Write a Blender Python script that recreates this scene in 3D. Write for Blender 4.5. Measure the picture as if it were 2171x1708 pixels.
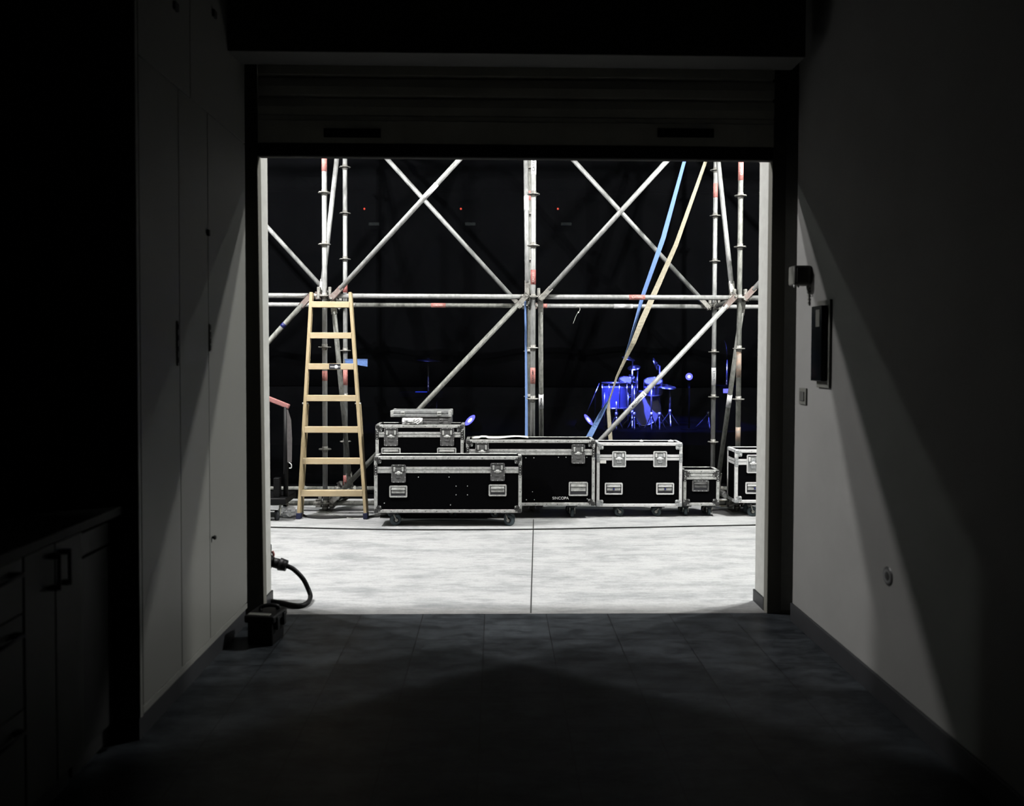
import bpy, bmesh, math, random
from mathutils import Vector, Matrix, Euler
random.seed(7)
PI = math.pi
for o in list(bpy.data.objects): bpy.data.objects.remove(o)
S = bpy.context.scene
COL = S.collection
# ------------------------------------------------------------------ camera
W, H, FPX = 2171.0, 1708.0, 1700.0
PITCH, YAW, ROLL = math.radians(1.5), math.radians(1.15), math.radians(0.2)
SHX, SHY = 0.0, -59.5 / W
CAMZ = 1.55
cd = bpy.data.cameras.new('camera'); cam = bpy.data.objects.new('camera', cd); COL.objects.link(cam)
cd.sensor_width = 36; cd.sensor_fit = 'HORIZONTAL'; cd.lens = FPX / W * 36
cd.shift_x = SHX; cd.shift_y = SHY; cd.clip_end = 100
CR = Matrix.Rotation(-YAW, 3, 'Z') @ Matrix.Rotation(PI / 2 - PITCH, 3, 'X') @ Matrix.Rotation(ROLL, 3, 'Z')
cam.matrix_world = Matrix.Translation((0, 0, CAMZ)) @ CR.to_4x4()
cd.dof.use_dof = True; cd.dof.focus_distance = 7.8; cd.dof.aperture_fstop = 2.0
S.camera = cam
def ray(px, py):
    return CR @ Vector(((px - W / 2 + SHX * W) / FPX, (H / 2 - py + SHY * W) / FPX, -1.0))
def P(px, py, Y):                       # the point seen at a pixel on the plane y = Y
    d = ray(px, py); t = Y / d.y
    return Vector((0, 0, CAMZ)) + d * t
def PX(px, py, X):                      # ... on the plane x = X
    d = ray(px, py); return Vector((0, 0, CAMZ)) + d * (X / d.x)
def G(px, py, z=0):                     # ... on the ground
    d = ray(px, py); return Vector((0, 0, CAMZ)) + d * ((z - CAMZ) / d.z)
XL, XR, YD = -1.41, 1.735, G(1090, 1300.5).y      # wardrobe front, right wall, sill
# ------------------------------------------------------------------ world, lights, exposure
wd = bpy.data.worlds.new('night'); S.world = wd; wd.use_nodes = True
wd.node_tree.nodes['Background'].inputs[0].default_value = (0.5, 0.6, 0.8, 1)
wd.node_tree.nodes['Background'].inputs[1].default_value = 0.0004
S.view_settings.view_transform = 'Standard'; S.view_settings.look = 'None'
S.view_settings.exposure = 0.93; S.view_settings.gamma = 1; S.view_settings.use_curve_mapping = False
def point(name, loc, e, r=.1, col=(1, .98, .94)):
    l = bpy.data.lights.new(name, 'POINT'); l.energy = e; l.shadow_soft_size = r; l.color = col
    o = bpy.data.objects.new(name, l); o.location = loc; COL.objects.link(o); return o
def spot(name, loc, tgt, e, ang, r=.06, col=(1, 1, 1), blend=.4):
    l = bpy.data.lights.new(name, 'SPOT'); l.energy = e; l.shadow_soft_size = r; l.color = col
    l.spot_size = math.radians(ang); l.spot_blend = blend
    o = bpy.data.objects.new(name, l); o.location = loc; COL.objects.link(o)
    o.rotation_euler = (Vector(tgt) - Vector(loc)).to_track_quat('-Z', 'Y').to_euler(); return o
# floodlights up on the facade, above and beside the roller door
point('flood_facade', (-1.9, 5.06, 5.5), 160, .1)
point('flood_facade', (2.2, 5.06, 5.5), 160, .1)
# yard lamps further out, left and right of the door
for x, y, e, c in ((-3.12, 5.72, 620, (1, .99, .98)), (-3.10, 6.08, 480, (1, .98, .97)), (-3.96, 6.73, 80, (.9, 1, .92)),
                   (3.39, 5.72, 620, (1, 1, .96)), (3.37, 6.08, 400, (1, 1, .98)), (4.23, 6.73, 70, (.9, 1, .92))):
    point('flood_yard', (x, y, 4.6), e, .045, c)
BL = (.10, .13, 1.0)
spot('stage_spot', (1.2, 11.2, 4.2), (2.4, 13.2, .9), 12000, 36, .08, BL)
spot('stage_spot', (4.6, 12.0, 4.0), (3.3, 13.2, .9), 4000, 40, .08, BL)
spot('stage_spot', (-1.5, 11.0, 4.0), (-1.0, 12.6, 1.1), 1000, 44, .08, BL)
# ------------------------------------------------------------------ materials
M = {}
ALB = .53      # the place is a dark one and the exposure long: every reflectance carries this factor
def mat(name, col, rough=.6, metal=0, var=0, scale=8, bump=0, col2=None, stretch=(1, 1, 1), spec=.5, emis=None, es=0, bdist=.002):
    m = bpy.data.materials.new(name); m.use_nodes = True; nt = m.node_tree; b = nt.nodes['Principled BSDF']
    col = tuple(x * ALB for x in col); col2 = tuple(x * ALB for x in col2) if col2 else None; spec *= .6; es *= ALB
    c = (*col, 1)
    b.inputs['Base Color'].default_value = c; b.inputs['Roughness'].default_value = rough
    b.inputs['Metallic'].default_value = metal; b.inputs['Specular IOR Level'].default_value = spec
    if emis: b.inputs['Emission Color'].default_value = (*emis, 1); b.inputs['Emission Strength'].default_value = es
    if var or bump:
        tc = nt.nodes.new('ShaderNodeTexCoord'); mp = nt.nodes.new('ShaderNodeMapping'); mp.inputs['Scale'].default_value = stretch
        nz = nt.nodes.new('ShaderNodeTexNoise'); nz.inputs['Scale'].default_value = scale; nz.inputs['Detail'].default_value = 8; nz.inputs['Roughness'].default_value = .65
        nt.links.new(tc.outputs['Object'], mp.inputs[0]); nt.links.new(mp.outputs[0], nz.inputs[0])
        if var:
            r = nt.nodes.new('ShaderNodeValToRGB'); r.color_ramp.elements[0].position = .32; r.color_ramp.elements[1].position = .68
            k = col2 or tuple(x * (1 - var) for x in col)
            r.color_ramp.elements[0].color = (*k, 1); r.color_ramp.elements[1].color = c
            nt.links.new(nz.outputs['Fac'], r.inputs[0]); nt.links.new(r.outputs[0], b.inputs['Base Color'])
        if bump:
            bp = nt.nodes.new('ShaderNodeBump'); bp.inputs['Strength'].default_value = bump; bp.inputs['Distance'].default_value = bdist
            nt.links.new(nz.outputs['Fac'], bp.inputs['Height']); nt.links.new(bp.outputs[0], b.inputs['Normal'])
    M[name] = m; return m
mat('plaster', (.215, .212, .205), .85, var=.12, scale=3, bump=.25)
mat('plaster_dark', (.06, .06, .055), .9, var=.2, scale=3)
mat('facade', (.58, .58, .55), .85, var=.15, scale=14, bump=.5)
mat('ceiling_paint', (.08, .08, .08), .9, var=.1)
mat('skirting', (.022, .023, .026), .5, var=.3, scale=6)
mat('beam_paint', (.055, .055, .05), .7, var=.2, scale=4)
mat('guide_steel', (.16, .155, .135), .6, .0, spec=.2)
mat('shutter_metal', (1.35, 1.3, 1.15), .6, .0, var=.15, scale=5)
mat('rubber', (.008, .008, .008), .8)
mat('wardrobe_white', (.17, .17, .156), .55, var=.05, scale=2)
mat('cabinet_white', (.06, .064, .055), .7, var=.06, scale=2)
mat('cabinet_dark', (.010, .010, .010), .6)
mat('worktop', (.02, .02, .019), .8, var=.3, scale=30)
mat('black_plastic', (.004, .004, .0045), .5, spec=.18, bump=.1, scale=60)
mat('grey_plastic', (.13, .13, .115), .55, var=.2, scale=20)
mat('glass_black', (.002, .003, .004), .12, spec=.12)
mat('galvanised', (.46, .465, .46), .5, .25, var=.45, scale=26, bump=.3, stretch=(1, 1, .35))
mat('galvanised_old', (.30, .305, .28), .6, .25, var=.65, scale=30, bump=.4, stretch=(1, 1, .4))
mat('galvanised_rusty', (.45, .30, .22), .7, .2, var=.7, scale=22, bump=.4, col2=(.22, .22, .2))
mat('wedge_steel', (.42, .41, .38), .5, .4, var=.6, scale=40)
mat('bracket_red', (.17, .10, .09), .7, .2, var=.7, scale=40, col2=(.26, .24, .22))
mat('sticker_red', (.48, .10, .085), .6, var=.45, scale=90, col2=(.5, .3, .27))
mat('sticker_darkred', (.30, .035, .035), .6, var=.5, scale=90, col2=(.42, .2, .18))
mat('sticker_white', (.88, .88, .90), .6)
mat('ink', (.02, .02, .025), .7)
mat('ink_pale', (.75, .6, .55), .7)
mat('ink_blue', (.01, .015, .12), .5)
mat('laminate', (.0016, .0016, .002), .7, bump=.15, scale=120, spec=.02)
mat('alu_bright', (.80, .80, .80), .45, .15, var=.22, scale=30, bump=.2)
mat('alu_mid', (.36, .37, .37), .45, .25, var=.5, scale=40, bump=.2)
mat('alu_worn', (.62, .63, .61), .5, .2, var=.5, scale=34, bump=.3)
mat('alu_dark', (.20, .20, .20), .5, .35, var=.6, scale=34, bump=.3)
mat('steel_corner', (.09, .09, .09), .4, .5, var=.5, scale=40)
mat('steel_corner_bright', (.55, .57, .58), .35, .4, var=.35, scale=60)
mat('rivet', (.75, .76, .75), .35, .4)
mat('rivet_dark', (.03, .03, .03), .5, .4)
mat('wheel_grey', (.085, .115, .13), .6, var=.2, scale=20)
mat('wheel_black', (.012, .014, .018), .6)
mat('fork_steel', (.55, .55, .5), .35, .5, var=.3, scale=40)
mat('ladder_wood', (.50, .415, .27), .6, var=.35, scale=9, bump=.2, stretch=(1, 6, 6), col2=(.46, .35, .2))
mat('ladder_rail_wood', (.45, .36, .22), .6, var=.35, scale=9, bump=.2, stretch=(6, 6, .8), col2=(.34, .26, .14))
mat('blue_foot', (.006, .009, .04), .5)
mat('strap_blue', (.19, .32, .66), .6, var=.2, scale=200)
mat('strap_beige', (.50, .46, .36), .75, var=.3, scale=60, col2=(.32, .28, .2))
mat('strap_grey', (.10, .09, .09), .8, var=.3, scale=60)
mat('foam_red', (.40, .17, .16), .9, var=.3, scale=50)
mat('paper', (.85, .84, .8), .7, bump=.2, scale=10)
mat('blue_fabric', (.12, .22, .52), .8, var=.35, scale=60)
mat('wire', (.6, .6, .55), .5)
mat('drum_shell', (.22, .25, .6), .25, .1, var=.3, scale=4)
mat('drum_head', (.5, .5, .55), .5)
mat('chrome', (.95, .95, 1), .18, .9)
mat('cymbal', (.5, .5, .5), .3, 1)
mat('stage_black', (.0015, .0015, .002), .9, spec=.03)
mat('lens_blue', (.1, .1, .5), .3, emis=(.16, .16, 1), es=6)
mat('lens_core', (.5, .5, .9), .3, emis=(.6, .6, 1), es=10)
mat('led_red', (.4, .02, .02), .3, emis=(1, .10, .06), es=3.5)
mat('led_blue', (.02, .02, .4), .3, emis=(.03, .08, 1), es=1.6)
mat('display_grey', (.1, .12, .12), .5, emis=(.3, .4, .4), es=.045)

def nodes_of(name):
    m = bpy.data.materials.new(name); m.use_nodes = True; nt = m.node_tree; M[name] = m
    return nt, nt.nodes['Principled BSDF'], nt.nodes.new, nt.links.new
# concrete of the yard: pale, with streaks, stains and one joint
nt, b, N, L = nodes_of('concrete')
tc = N('ShaderNodeTexCoord'); b.inputs['Roughness'].default_value = .7
def noise(vec, sc, det=8, stretch=None, rough=.6):
    if stretch:
        mp = N('ShaderNodeMapping'); mp.inputs['Scale'].default_value = stretch; L(vec, mp.inputs[0]); vec = mp.outputs[0]
    n = N('ShaderNodeTexNoise'); n.inputs['Scale'].default_value = sc; n.inputs['Detail'].default_value = det; n.inputs['Roughness'].default_value = rough
    L(vec, n.inputs[0]); return n.outputs['Fac']
def ramp(f, p0, c0, p1, c1):
    r = N('ShaderNodeValToRGB'); e = r.color_ramp.elements
    e[0].position = p0; e[0].color = (*c0, 1); e[1].position = p1; e[1].color = (*c1, 1); L(f, r.inputs[0]); return r.outputs[0]
def mul(a, c, fac=1.0):
    x = N('ShaderNodeMix'); x.data_type = 'RGBA'; x.blend_type = 'MULTIPLY'; x.inputs[0].default_value = fac
    L(a, x.inputs[6]); L(c, x.inputs[7]); return x.outputs[2]
c1 = ramp(noise(tc.outputs['Object'], 2.3, 12, (.7, 2.1, 1), .78), .36, (.135, .14, .145), .54, (.248, .250, .252))
c2 = ramp(noise(tc.outputs['Object'], 12, 10, (.45, 1.9, 1), .8), .34, (.66, .67, .68), .52, (1, 1, 1))
c3 = ramp(noise(tc.outputs['Object'], 60, 3), .3, (.88, .88, .87), .6, (1, 1, 1))
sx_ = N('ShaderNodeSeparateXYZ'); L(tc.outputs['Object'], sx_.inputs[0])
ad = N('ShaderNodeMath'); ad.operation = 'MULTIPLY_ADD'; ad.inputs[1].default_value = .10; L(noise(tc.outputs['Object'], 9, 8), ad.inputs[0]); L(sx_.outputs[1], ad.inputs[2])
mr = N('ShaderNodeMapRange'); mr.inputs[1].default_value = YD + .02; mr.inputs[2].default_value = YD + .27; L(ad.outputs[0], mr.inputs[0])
sill_tone = ramp(mr.outputs[0], 0, (.30, .285, .27), 1, (1, 1, 1))     # darker toward the sill, edge broken by noise
L(mul(mul(mul(c1, c2), c3), sill_tone), b.inputs['Base Color'])
bp = N('ShaderNodeBump'); bp.inputs['Strength'].default_value = .25; bp.inputs['Distance'].default_value = .004
L(noise(tc.outputs['Object'], 30, 5), bp.inputs['Height']); L(bp.outputs[0], b.inputs['Normal'])
# dark slate tiles inside
nt, b, N, L = nodes_of('slate_tiles')
tc = N('ShaderNodeTexCoord'); b.inputs['Roughness'].default_value = .42; b.inputs['Specular IOR Level'].default_value = .12
mp = N('ShaderNodeMapping'); L(tc.outputs['Object'], mp.inputs[0])
mp.inputs['Location'].default_value = (.062 + .366 * 20, -4.66 + .345 * 40, 0)
br = N('ShaderNodeTexBrick'); br.offset = 0; br.inputs['Scale'].default_value = 1; br.inputs['Brick Width'].default_value = .366
br.inputs['Row Height'].default_value = .345; br.inputs['Mortar Size'].default_value = .0028; br.inputs['Mortar Smooth'].default_value = .3
br.inputs['Color1'].default_value = (.0150, .0170, .0190, 1); br.inputs['Color2'].default_value = (.0120, .0136, .0153, 1); br.inputs['Mortar'].default_value = (.003, .003, .0034, 1)
L(mp.outputs[0], br.inputs[0])
c1 = ramp(noise(tc.outputs['Object'], 5, 14, (.8, 1.7, 1), .82), .42, (.40, .41, .43), .58, (1.45, 1.45, 1.45))
L(mul(br.outputs['Color'], c1), b.inputs['Base Color'])
r = N('ShaderNodeMath'); r.operation = 'MULTIPLY_ADD'; r.inputs[1].default_value = .25; r.inputs[2].default_value = .32
L(noise(tc.outputs['Object'], 5, 6), r.inputs[0]); L(r.outputs[0], b.inputs['Roughness'])
bp = N('ShaderNodeBump'); bp.inputs['Strength'].default_value = .2; bp.inputs['Distance'].default_value = .003
L(br.outputs['Fac'], bp.inputs['Height']); bp.invert = True; L(bp.outputs[0], b.inputs['Normal'])
# black mesh cloth one can partly see through
nt, b, N, L = nodes_of('scrim')
b.inputs['Base Color'].default_value = (.0016, .0017, .0020, 1); b.inputs['Roughness'].default_value = .9; b.inputs['Specular IOR Level'].default_value = .01
tr = N('ShaderNodeBsdfTransparent'); tr.inputs[0].default_value = (1, 1, 1, 1); mx = N('ShaderNodeMixShader'); mx.inputs[0].default_value = .5
L(b.outputs[0], mx.inputs[1]); L(tr.outputs[0], mx.inputs[2]); L(mx.outputs[0], nt.nodes['Material Output'].inputs[0])
# clear plastic film
nt, b, N, L = nodes_of('film')
b.inputs['Base Color'].default_value = (.9, .92, .95, 1); b.inputs['Roughness'].default_value = .12; b.inputs['Alpha'].default_value = .45; b.inputs['Specular IOR Level'].default_value = 1.0

# ------------------------------------------------------------------ mesh helpers
def wloc(o):
    v = Vector((0, 0, 0))
    while o: v += o.location; o = o.parent
    return v
class MB:
    def __init__(s): s.bm = bmesh.new(); s.mi = 0; s.mats = []
    def use(s, name):
        if name not in s.mats: s.mats.append(name)
        s.mi = s.mats.index(name); return s
    def _fin(s, faces, smooth=False):
        for f in faces: f.material_index = s.mi; f.smooth = smooth
    def box(s, a, b, bev=0, seg=2, rot=None):
        a, b = Vector(a), Vector(b); c = (a + b) / 2; d = b - a
        r = bmesh.ops.create_cube(s.bm, size=1); vs = r['verts']
        m = Matrix.Translation(c) @ (rot.to_4x4() if rot else Matrix()) @ Matrix.Diagonal((abs(d.x), abs(d.y), abs(d.z), 1))
        for v in vs: v.co = m @ v.co
        fs = set(f for v in vs for f in v.link_faces); s._fin(fs)
        if bev:
            es = list(set(e for v in vs for e in v.link_edges))
            r = bmesh.ops.bevel(s.bm, geom=es, offset=bev, segments=seg, affect='EDGES', profile=.5)
            s._fin(r['faces'], True)
            for f in r['faces']: f.material_index = s.mi
        return s
    def tube(s, a, b, r, n=16, r2=None, cap=True):
        a, b = Vector(a), Vector(b); d = b - a; L_ = d.length
        if L_ < 1e-6: return s
        q = d.to_track_quat('Z', 'Y').to_matrix(); r2 = r if r2 is None else r2
        ra, rb = [], []
        for i in range(n):
            t = 2 * PI * i / n; u = Vector((math.cos(t), math.sin(t), 0))
            ra.append(s.bm.verts.new(a + q @ (u * r))); rb.append(s.bm.verts.new(b + q @ (u * r2)))
        fs = [s.bm.faces.new((ra[i], ra[(i + 1) % n], rb[(i + 1) % n], rb[i])) for i in range(n)]
        s._fin(fs, True)
        if cap: s._fin([s.bm.faces.new(ra[::-1]), s.bm.faces.new(rb)])
        return s
    def path(s, pts, r, n=10, smooth=4):
        pts = [Vector(p) for p in pts]
        if smooth > 1:
            o = []
            for i in range(len(pts) - 1):
                p0 = pts[max(i - 1, 0)]; p1 = pts[i]; p2 = pts[i + 1]; p3 = pts[min(i + 2, len(pts) - 1)]
                for k in range(smooth):
                    t = k / smooth
                    o.append(.5 * ((2 * p1) + (p2 - p0) * t + (2 * p0 - 5 * p1 + 4 * p2 - p3) * t * t + (3 * p1 - p0 - 3 * p2 + p3) * t ** 3))
            o.append(pts[-1]); pts = o
        rings = []; up = Vector((0, 0, 1)); prev = None
        for i, p in enumerate(pts):
            d = (pts[min(i + 1, len(pts) - 1)] - pts[max(i - 1, 0)]).normalized()
            if prev is None: x = d.cross(up if abs(d.z) < .9 else Vector((1, 0, 0))).normalized()
            else: x = (prev - d * prev.dot(d)).normalized()
            prev = x; y = d.cross(x)
            rings.append([s.bm.verts.new(p + (x * math.cos(2 * PI * k / n) + y * math.sin(2 * PI * k / n)) * r) for k in range(n)])
        fs = []
        for A, B in zip(rings, rings[1:]):
            for k in range(n): fs.append(s.bm.faces.new((A[k], A[(k + 1) % n], B[(k + 1) % n], B[k])))
        s._fin(fs, True); s._fin([s.bm.faces.new(rings[0][::-1]), s.bm.faces.new(rings[-1])]); return s
    def ribbon(s, pts, wid, th=.003):            # pts, width vectors
        pts = [Vector(p) for p in pts]; wid = [Vector(w) for w in wid]; rows = []
        for i, (p, w) in enumerate(zip(pts, wid)):
            d = (pts[min(i + 1, len(pts) - 1)] - pts[max(i - 1, 0)]).normalized(); nn = d.cross(w).normalized() * th / 2
            rows.append([s.bm.verts.new(q) for q in (p - w / 2 - nn, p + w / 2 - nn, p + w / 2 + nn, p - w / 2 + nn)])
        fs = []
        for A, B in zip(rows, rows[1:]):
            for k in range(4): fs.append(s.bm.faces.new((A[k], A[(k + 1) % 4], B[(k + 1) % 4], B[k])))
        fs += [s.bm.faces.new(rows[0][::-1]), s.bm.faces.new(rows[-1])]; s._fin(fs); return s
    def lathe(s, prof, c, axis=(0, 0, 1), n=24, smooth=True):   # prof: (radius, height)
        q = Vector(axis).to_track_quat('Z', 'Y').to_matrix(); c = Vector(c); rings = []
        for r, h in prof:
            if r < 1e-6: rings.append([s.bm.verts.new(c + q @ Vector((0, 0, h)))])
            else: rings.append([s.bm.verts.new(c + q @ Vector((r * math.cos(2 * PI * k / n), r * math.sin(2 * PI * k / n), h))) for k in range(n)])
        fs = []
        for A, B in zip(rings, rings[1:]):
            for k in range(n):
                k2 = (k + 1) % n
                if len(A) == 1 and len(B) == 1: continue
                if len(A) == 1: fs.append(s.bm.faces.new((A[0], B[k2], B[k])))
                elif len(B) == 1: fs.append(s.bm.faces.new((A[k], A[k2], B[0])))
                else: fs.append(s.bm.faces.new((A[k], A[k2], B[k2], B[k])))
        s._fin(fs, smooth); return s
    def ring(s, cx, cz, w, h, t, y0, y1, r=.012, n=5):          # rounded rectangular frame in the xz plane
        def loop(w, h, r, y):
            o = []
            for sx, sz, a0 in ((1, 1, 0), (-1, 1, 90), (-1, -1, 180), (1, -1, 270)):
                for k in range(n):
                    a = math.radians(a0 + 90 * k / (n - 1)); o.append(s.bm.verts.new((cx + sx * (w / 2 - r) + r * math.cos(a), y, cz + sz * (h / 2 - r) + r * math.sin(a))))
            return o
        A = loop(w, h, r, y0); B = loop(w - 2 * t, h - 2 * t, max(r - t, .002), y0); C = loop(w, h, r, y1); D = loop(w - 2 * t, h - 2 * t, max(r - t, .002), y1)
        fs = []
        for X, Y in ((A, B), (B, D), (D, C), (C, A)):
            for k in range(len(X)):
                k2 = (k + 1) % len(X); fs.append(s.bm.faces.new((X[k], X[k2], Y[k2], Y[k])))
        s._fin(fs); return s
    def text(s, body, size, m, ext=.0008):
        cu = bpy.data.curves.new('t', 'FONT'); cu.body = body; cu.size = size; cu.extrude = ext; cu.align_x = 'CENTER'; cu.align_y = 'CENTER'; cu.offset = size * .002
        ob = bpy.data.objects.new('t', cu); COL.objects.link(ob)
        me = bpy.data.meshes.new_from_object(ob, depsgraph=bpy.context.evaluated_depsgraph_get())
        vs = [s.bm.verts.new(m @ v.co) for v in me.vertices]; fs = []
        for p in me.polygons:
            try: fs.append(s.bm.faces.new([vs[i] for i in p.vertices]))
            except ValueError: pass
        s._fin(fs); bpy.data.objects.remove(ob); bpy.data.curves.remove(cu); bpy.data.meshes.remove(me); return s
    def build(s, name, m=None, parent=None, local=False, loc=None):
        bmesh.ops.recalc_face_normals(s.bm, faces=s.bm.faces)
        off = Vector(loc) if loc is not None else Vector((0, 0, 0))
        if parent is not None and not local: off = wloc(parent)
        if off.length: bmesh.ops.translate(s.bm, verts=s.bm.verts, vec=-off)
        me = bpy.data.meshes.new(name); s.bm.to_mesh(me); s.bm.free()
        for k in (s.mats or [m]): me.materials.append(M[k])
        o = bpy.data.objects.new(name, me); COL.objects.link(o)
        if parent is not None: o.parent = parent
        elif loc is not None: o.location = loc
        return o
def tag(o, label=None, cat=None, group=None, kind=None):
    if label: o['label'] = label
    if cat: o['category'] = cat
    if group: o['group'] = group
    if kind: o['kind'] = kind
    return o
def thing(name, loc, label, cat, group=None, rz=0):
    o = bpy.data.objects.new(name, None); COL.objects.link(o); o.location = loc; o.rotation_euler.z = rz; o.empty_display_size = .1
    return tag(o, label, cat, group)
def struct(o, label): return tag(o, label, 'room part', kind='structure')

# ------------------------------------------------------------------ setting
JL, JR = -1.405, 1.635                 # door jambs
DZ = P(1090, 340, 4.77).z              # bottom of the half raised shutter
struct(MB().box((-2.1, -2.2, -.1), (2.0, YD, 0)).build('floor', 'slate_tiles'), 'dark slate grey tiled floor inside the doorway')
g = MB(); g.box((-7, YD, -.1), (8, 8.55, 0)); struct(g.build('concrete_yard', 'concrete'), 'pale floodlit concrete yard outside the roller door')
jn = MB()
pts = [G(1125.5, 1299), G(1127, 1240), G(1129, 1180), G(1131, 1101)]
for a, b_ in zip(pts, pts[1:]):
    jn.ribbon([a + Vector((0, 0, .0012)), b_ + Vector((0, 0, .0012))], [(.007, 0, 0)] * 2, .002)
struct(jn.build('trim_1', 'rubber'), 'dark joint running across the concrete yard')
struct(MB().box((-7, 8.55, -.12), (8, 18, -.005)).build('ground_cover', 'stage_black'), 'black ground cover under the stage behind the scaffold')
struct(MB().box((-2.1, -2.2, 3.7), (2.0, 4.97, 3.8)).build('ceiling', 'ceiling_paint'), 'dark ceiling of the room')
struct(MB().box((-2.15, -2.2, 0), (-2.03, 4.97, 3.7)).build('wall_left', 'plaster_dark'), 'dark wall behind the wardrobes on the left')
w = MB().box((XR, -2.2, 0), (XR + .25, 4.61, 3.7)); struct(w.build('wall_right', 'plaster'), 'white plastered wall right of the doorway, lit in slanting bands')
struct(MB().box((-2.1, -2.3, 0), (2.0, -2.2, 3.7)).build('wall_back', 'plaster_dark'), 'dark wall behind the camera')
w = MB()
w.box((-6, 4.80, 0), (JL, 4.98, 6.2)); w.box((JR, 4.80, 0), (7, 4.98, 6.2)); w.box((JL, 4.80, 3.32), (JR, 4.98, 6.2))
struct(w.build('wall_front', 'facade'), 'pale rendered wall with the door opening')
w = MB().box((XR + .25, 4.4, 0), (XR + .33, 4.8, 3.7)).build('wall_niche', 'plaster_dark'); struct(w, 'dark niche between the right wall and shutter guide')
b_ = MB()
b_.box((XL, 4.27, 3.13), (1.64, 4.47, 3.7), .006); struct(b_.build('trim_2', 'beam_paint'), 'boxed beam above the roller door')
s_ = MB(); s_.box((XR - .014, -2.2, 0), (XR, 4.61, .105), .003); struct(s_.build('baseboard_right', 'skirting'), 'dark tiled skirting along the right wall')
for x0, x1, nm in ((JL - .002, JL + .010, 'baseboard_left_jamb'), (JR - .010, JR + .002, 'baseboard_right_jamb')):
    struct(MB().box((x0, 4.795, 0), (x1, 4.99, .075), .002).build(nm, 'skirting'), 'dark skirting tile at the foot of the door jamb')
# shutter guides
for nm, x0, x1 in (('trim_3', -1.50, -1.38), ('trim_4', 1.628, 1.712)):
    g = MB(); g.box((x0, 4.735, 0), (x1, 4.80, 3.3), .004); struct(g.build(nm, 'guide_steel'), 'dark steel guide rail of the roller shutter')
for nm in ('trim_3', 'wall_front', 'baseboard_left_jamb'):      # the left jamb is not quite plumb
    for v in bpy.data.objects[nm].data.vertices:
        if -1.6 < v.co.x < 0: v.co.x += (1.3 - min(v.co.z, 3.3)) * .009
# roller shutter (half raised)
d1 = thing('door_1', (.13, 4.745, DZ), 'roller shutter door raised above head height', 'door'); d1['kind'] = 'structure'
x0, x1 = -1.39, 1.635
c = MB(); z = DZ + .235; prof = []
while z < 3.55:
    for dz, dy in ((0, 0), (.004, -.006), (.012, -.012), (.058, -.016), (.104, -.012), (.113, -.004), (.117, 0)):
        prof.append((dy, z + dz))
    z += .117
bmv = c.bm; A = [bmv.verts.new((x0, 4.745 + y, zz)) for y, zz in prof]; B = [bmv.verts.new((x1, 4.745 + y, zz)) for y, zz in prof]
fs = [bmv.faces.new((A[i], A[i + 1], B[i + 1], B[i])) for i in range(len(A) - 1)]
A2 = [bmv.verts.new((x0, 4.765, zz)) for y, zz in prof]; B2 = [bmv.verts.new((x1, 4.765, zz)) for y, zz in prof]
fs += [bmv.faces.new((A2[i], B2[i], B2[i + 1], A2[i + 1])) for i in range(len(A) - 1)]
for p_, q_ in ((A, A2), (B, B2)): fs += [bmv.faces.new((p_[i], q_[i], q_[i + 1], p_[i + 1])) for i in range(len(A) - 1)]
c._fin(fs); c.build('slat_curtain', 'shutter_metal', d1)
c = MB(); c.box((x0, 4.725, DZ + .078), (x1, 4.77, DZ + .215), .006); c.box((x0, 4.73, DZ + .21), (x1, 4.765, DZ + .24), .002); bb = c.build('bottom_bar', 'shutter_metal', d1)
for xa, xb in ((686, 807), (1394, 1514)):
    a = P(xa, 281, 4.72); q = P(xb, 281, 4.72)
    MB().box((a.x, 4.718, a.z - .026), (q.x, 4.727, a.z + .026), .003).build('handle_slot', 'rubber', bb)
MB().box((x0, 4.72, DZ), (x1, 4.775, DZ + .08), .01).build('rubber_seal', 'rubber', d1)
MB().box((x0, 4.70, 3.235), (x1, 4.80, 3.33), .004).build('guide_lintel', 'rubber', d1)

# ------------------------------------------------------------------ wardrobes and kitchen units (left)
wr = thing('wardrobe', (XL - .3, 3.9, 0), 'tall white built-in wardrobe beside the doorway, three tall doors below cupboards', 'wardrobe')
Y0, Y1 = 3.19, 4.56
MB().box((-2.03, Y0, .1), (XL - .024, Y1, 3.68)).build('carcass', 'wardrobe_white', wr)
MB().box((-2.03, Y0 + .01, 0), (XL - .012, Y1, .1)).build('plinth', 'skirting', wr)
MB().box((XL - .022, Y0 + .02, .1), (XL, Y1 - .004, .131), .0015).build('bottom_rail', 'wardrobe_white', wr)
p = MB(); p.box((-2.03, Y0 - .02, .1), (XL + .006, Y0 + .004, 3.68), .002); p.build('side_panel', 'wardrobe_white', wr)
ys = [Y0 + .05, PX(382, 800, XL).y, PX(443, 800, XL).y, Y1 - .004]
ys[0] = Y0 + .02
ZS = 2.72
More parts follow.
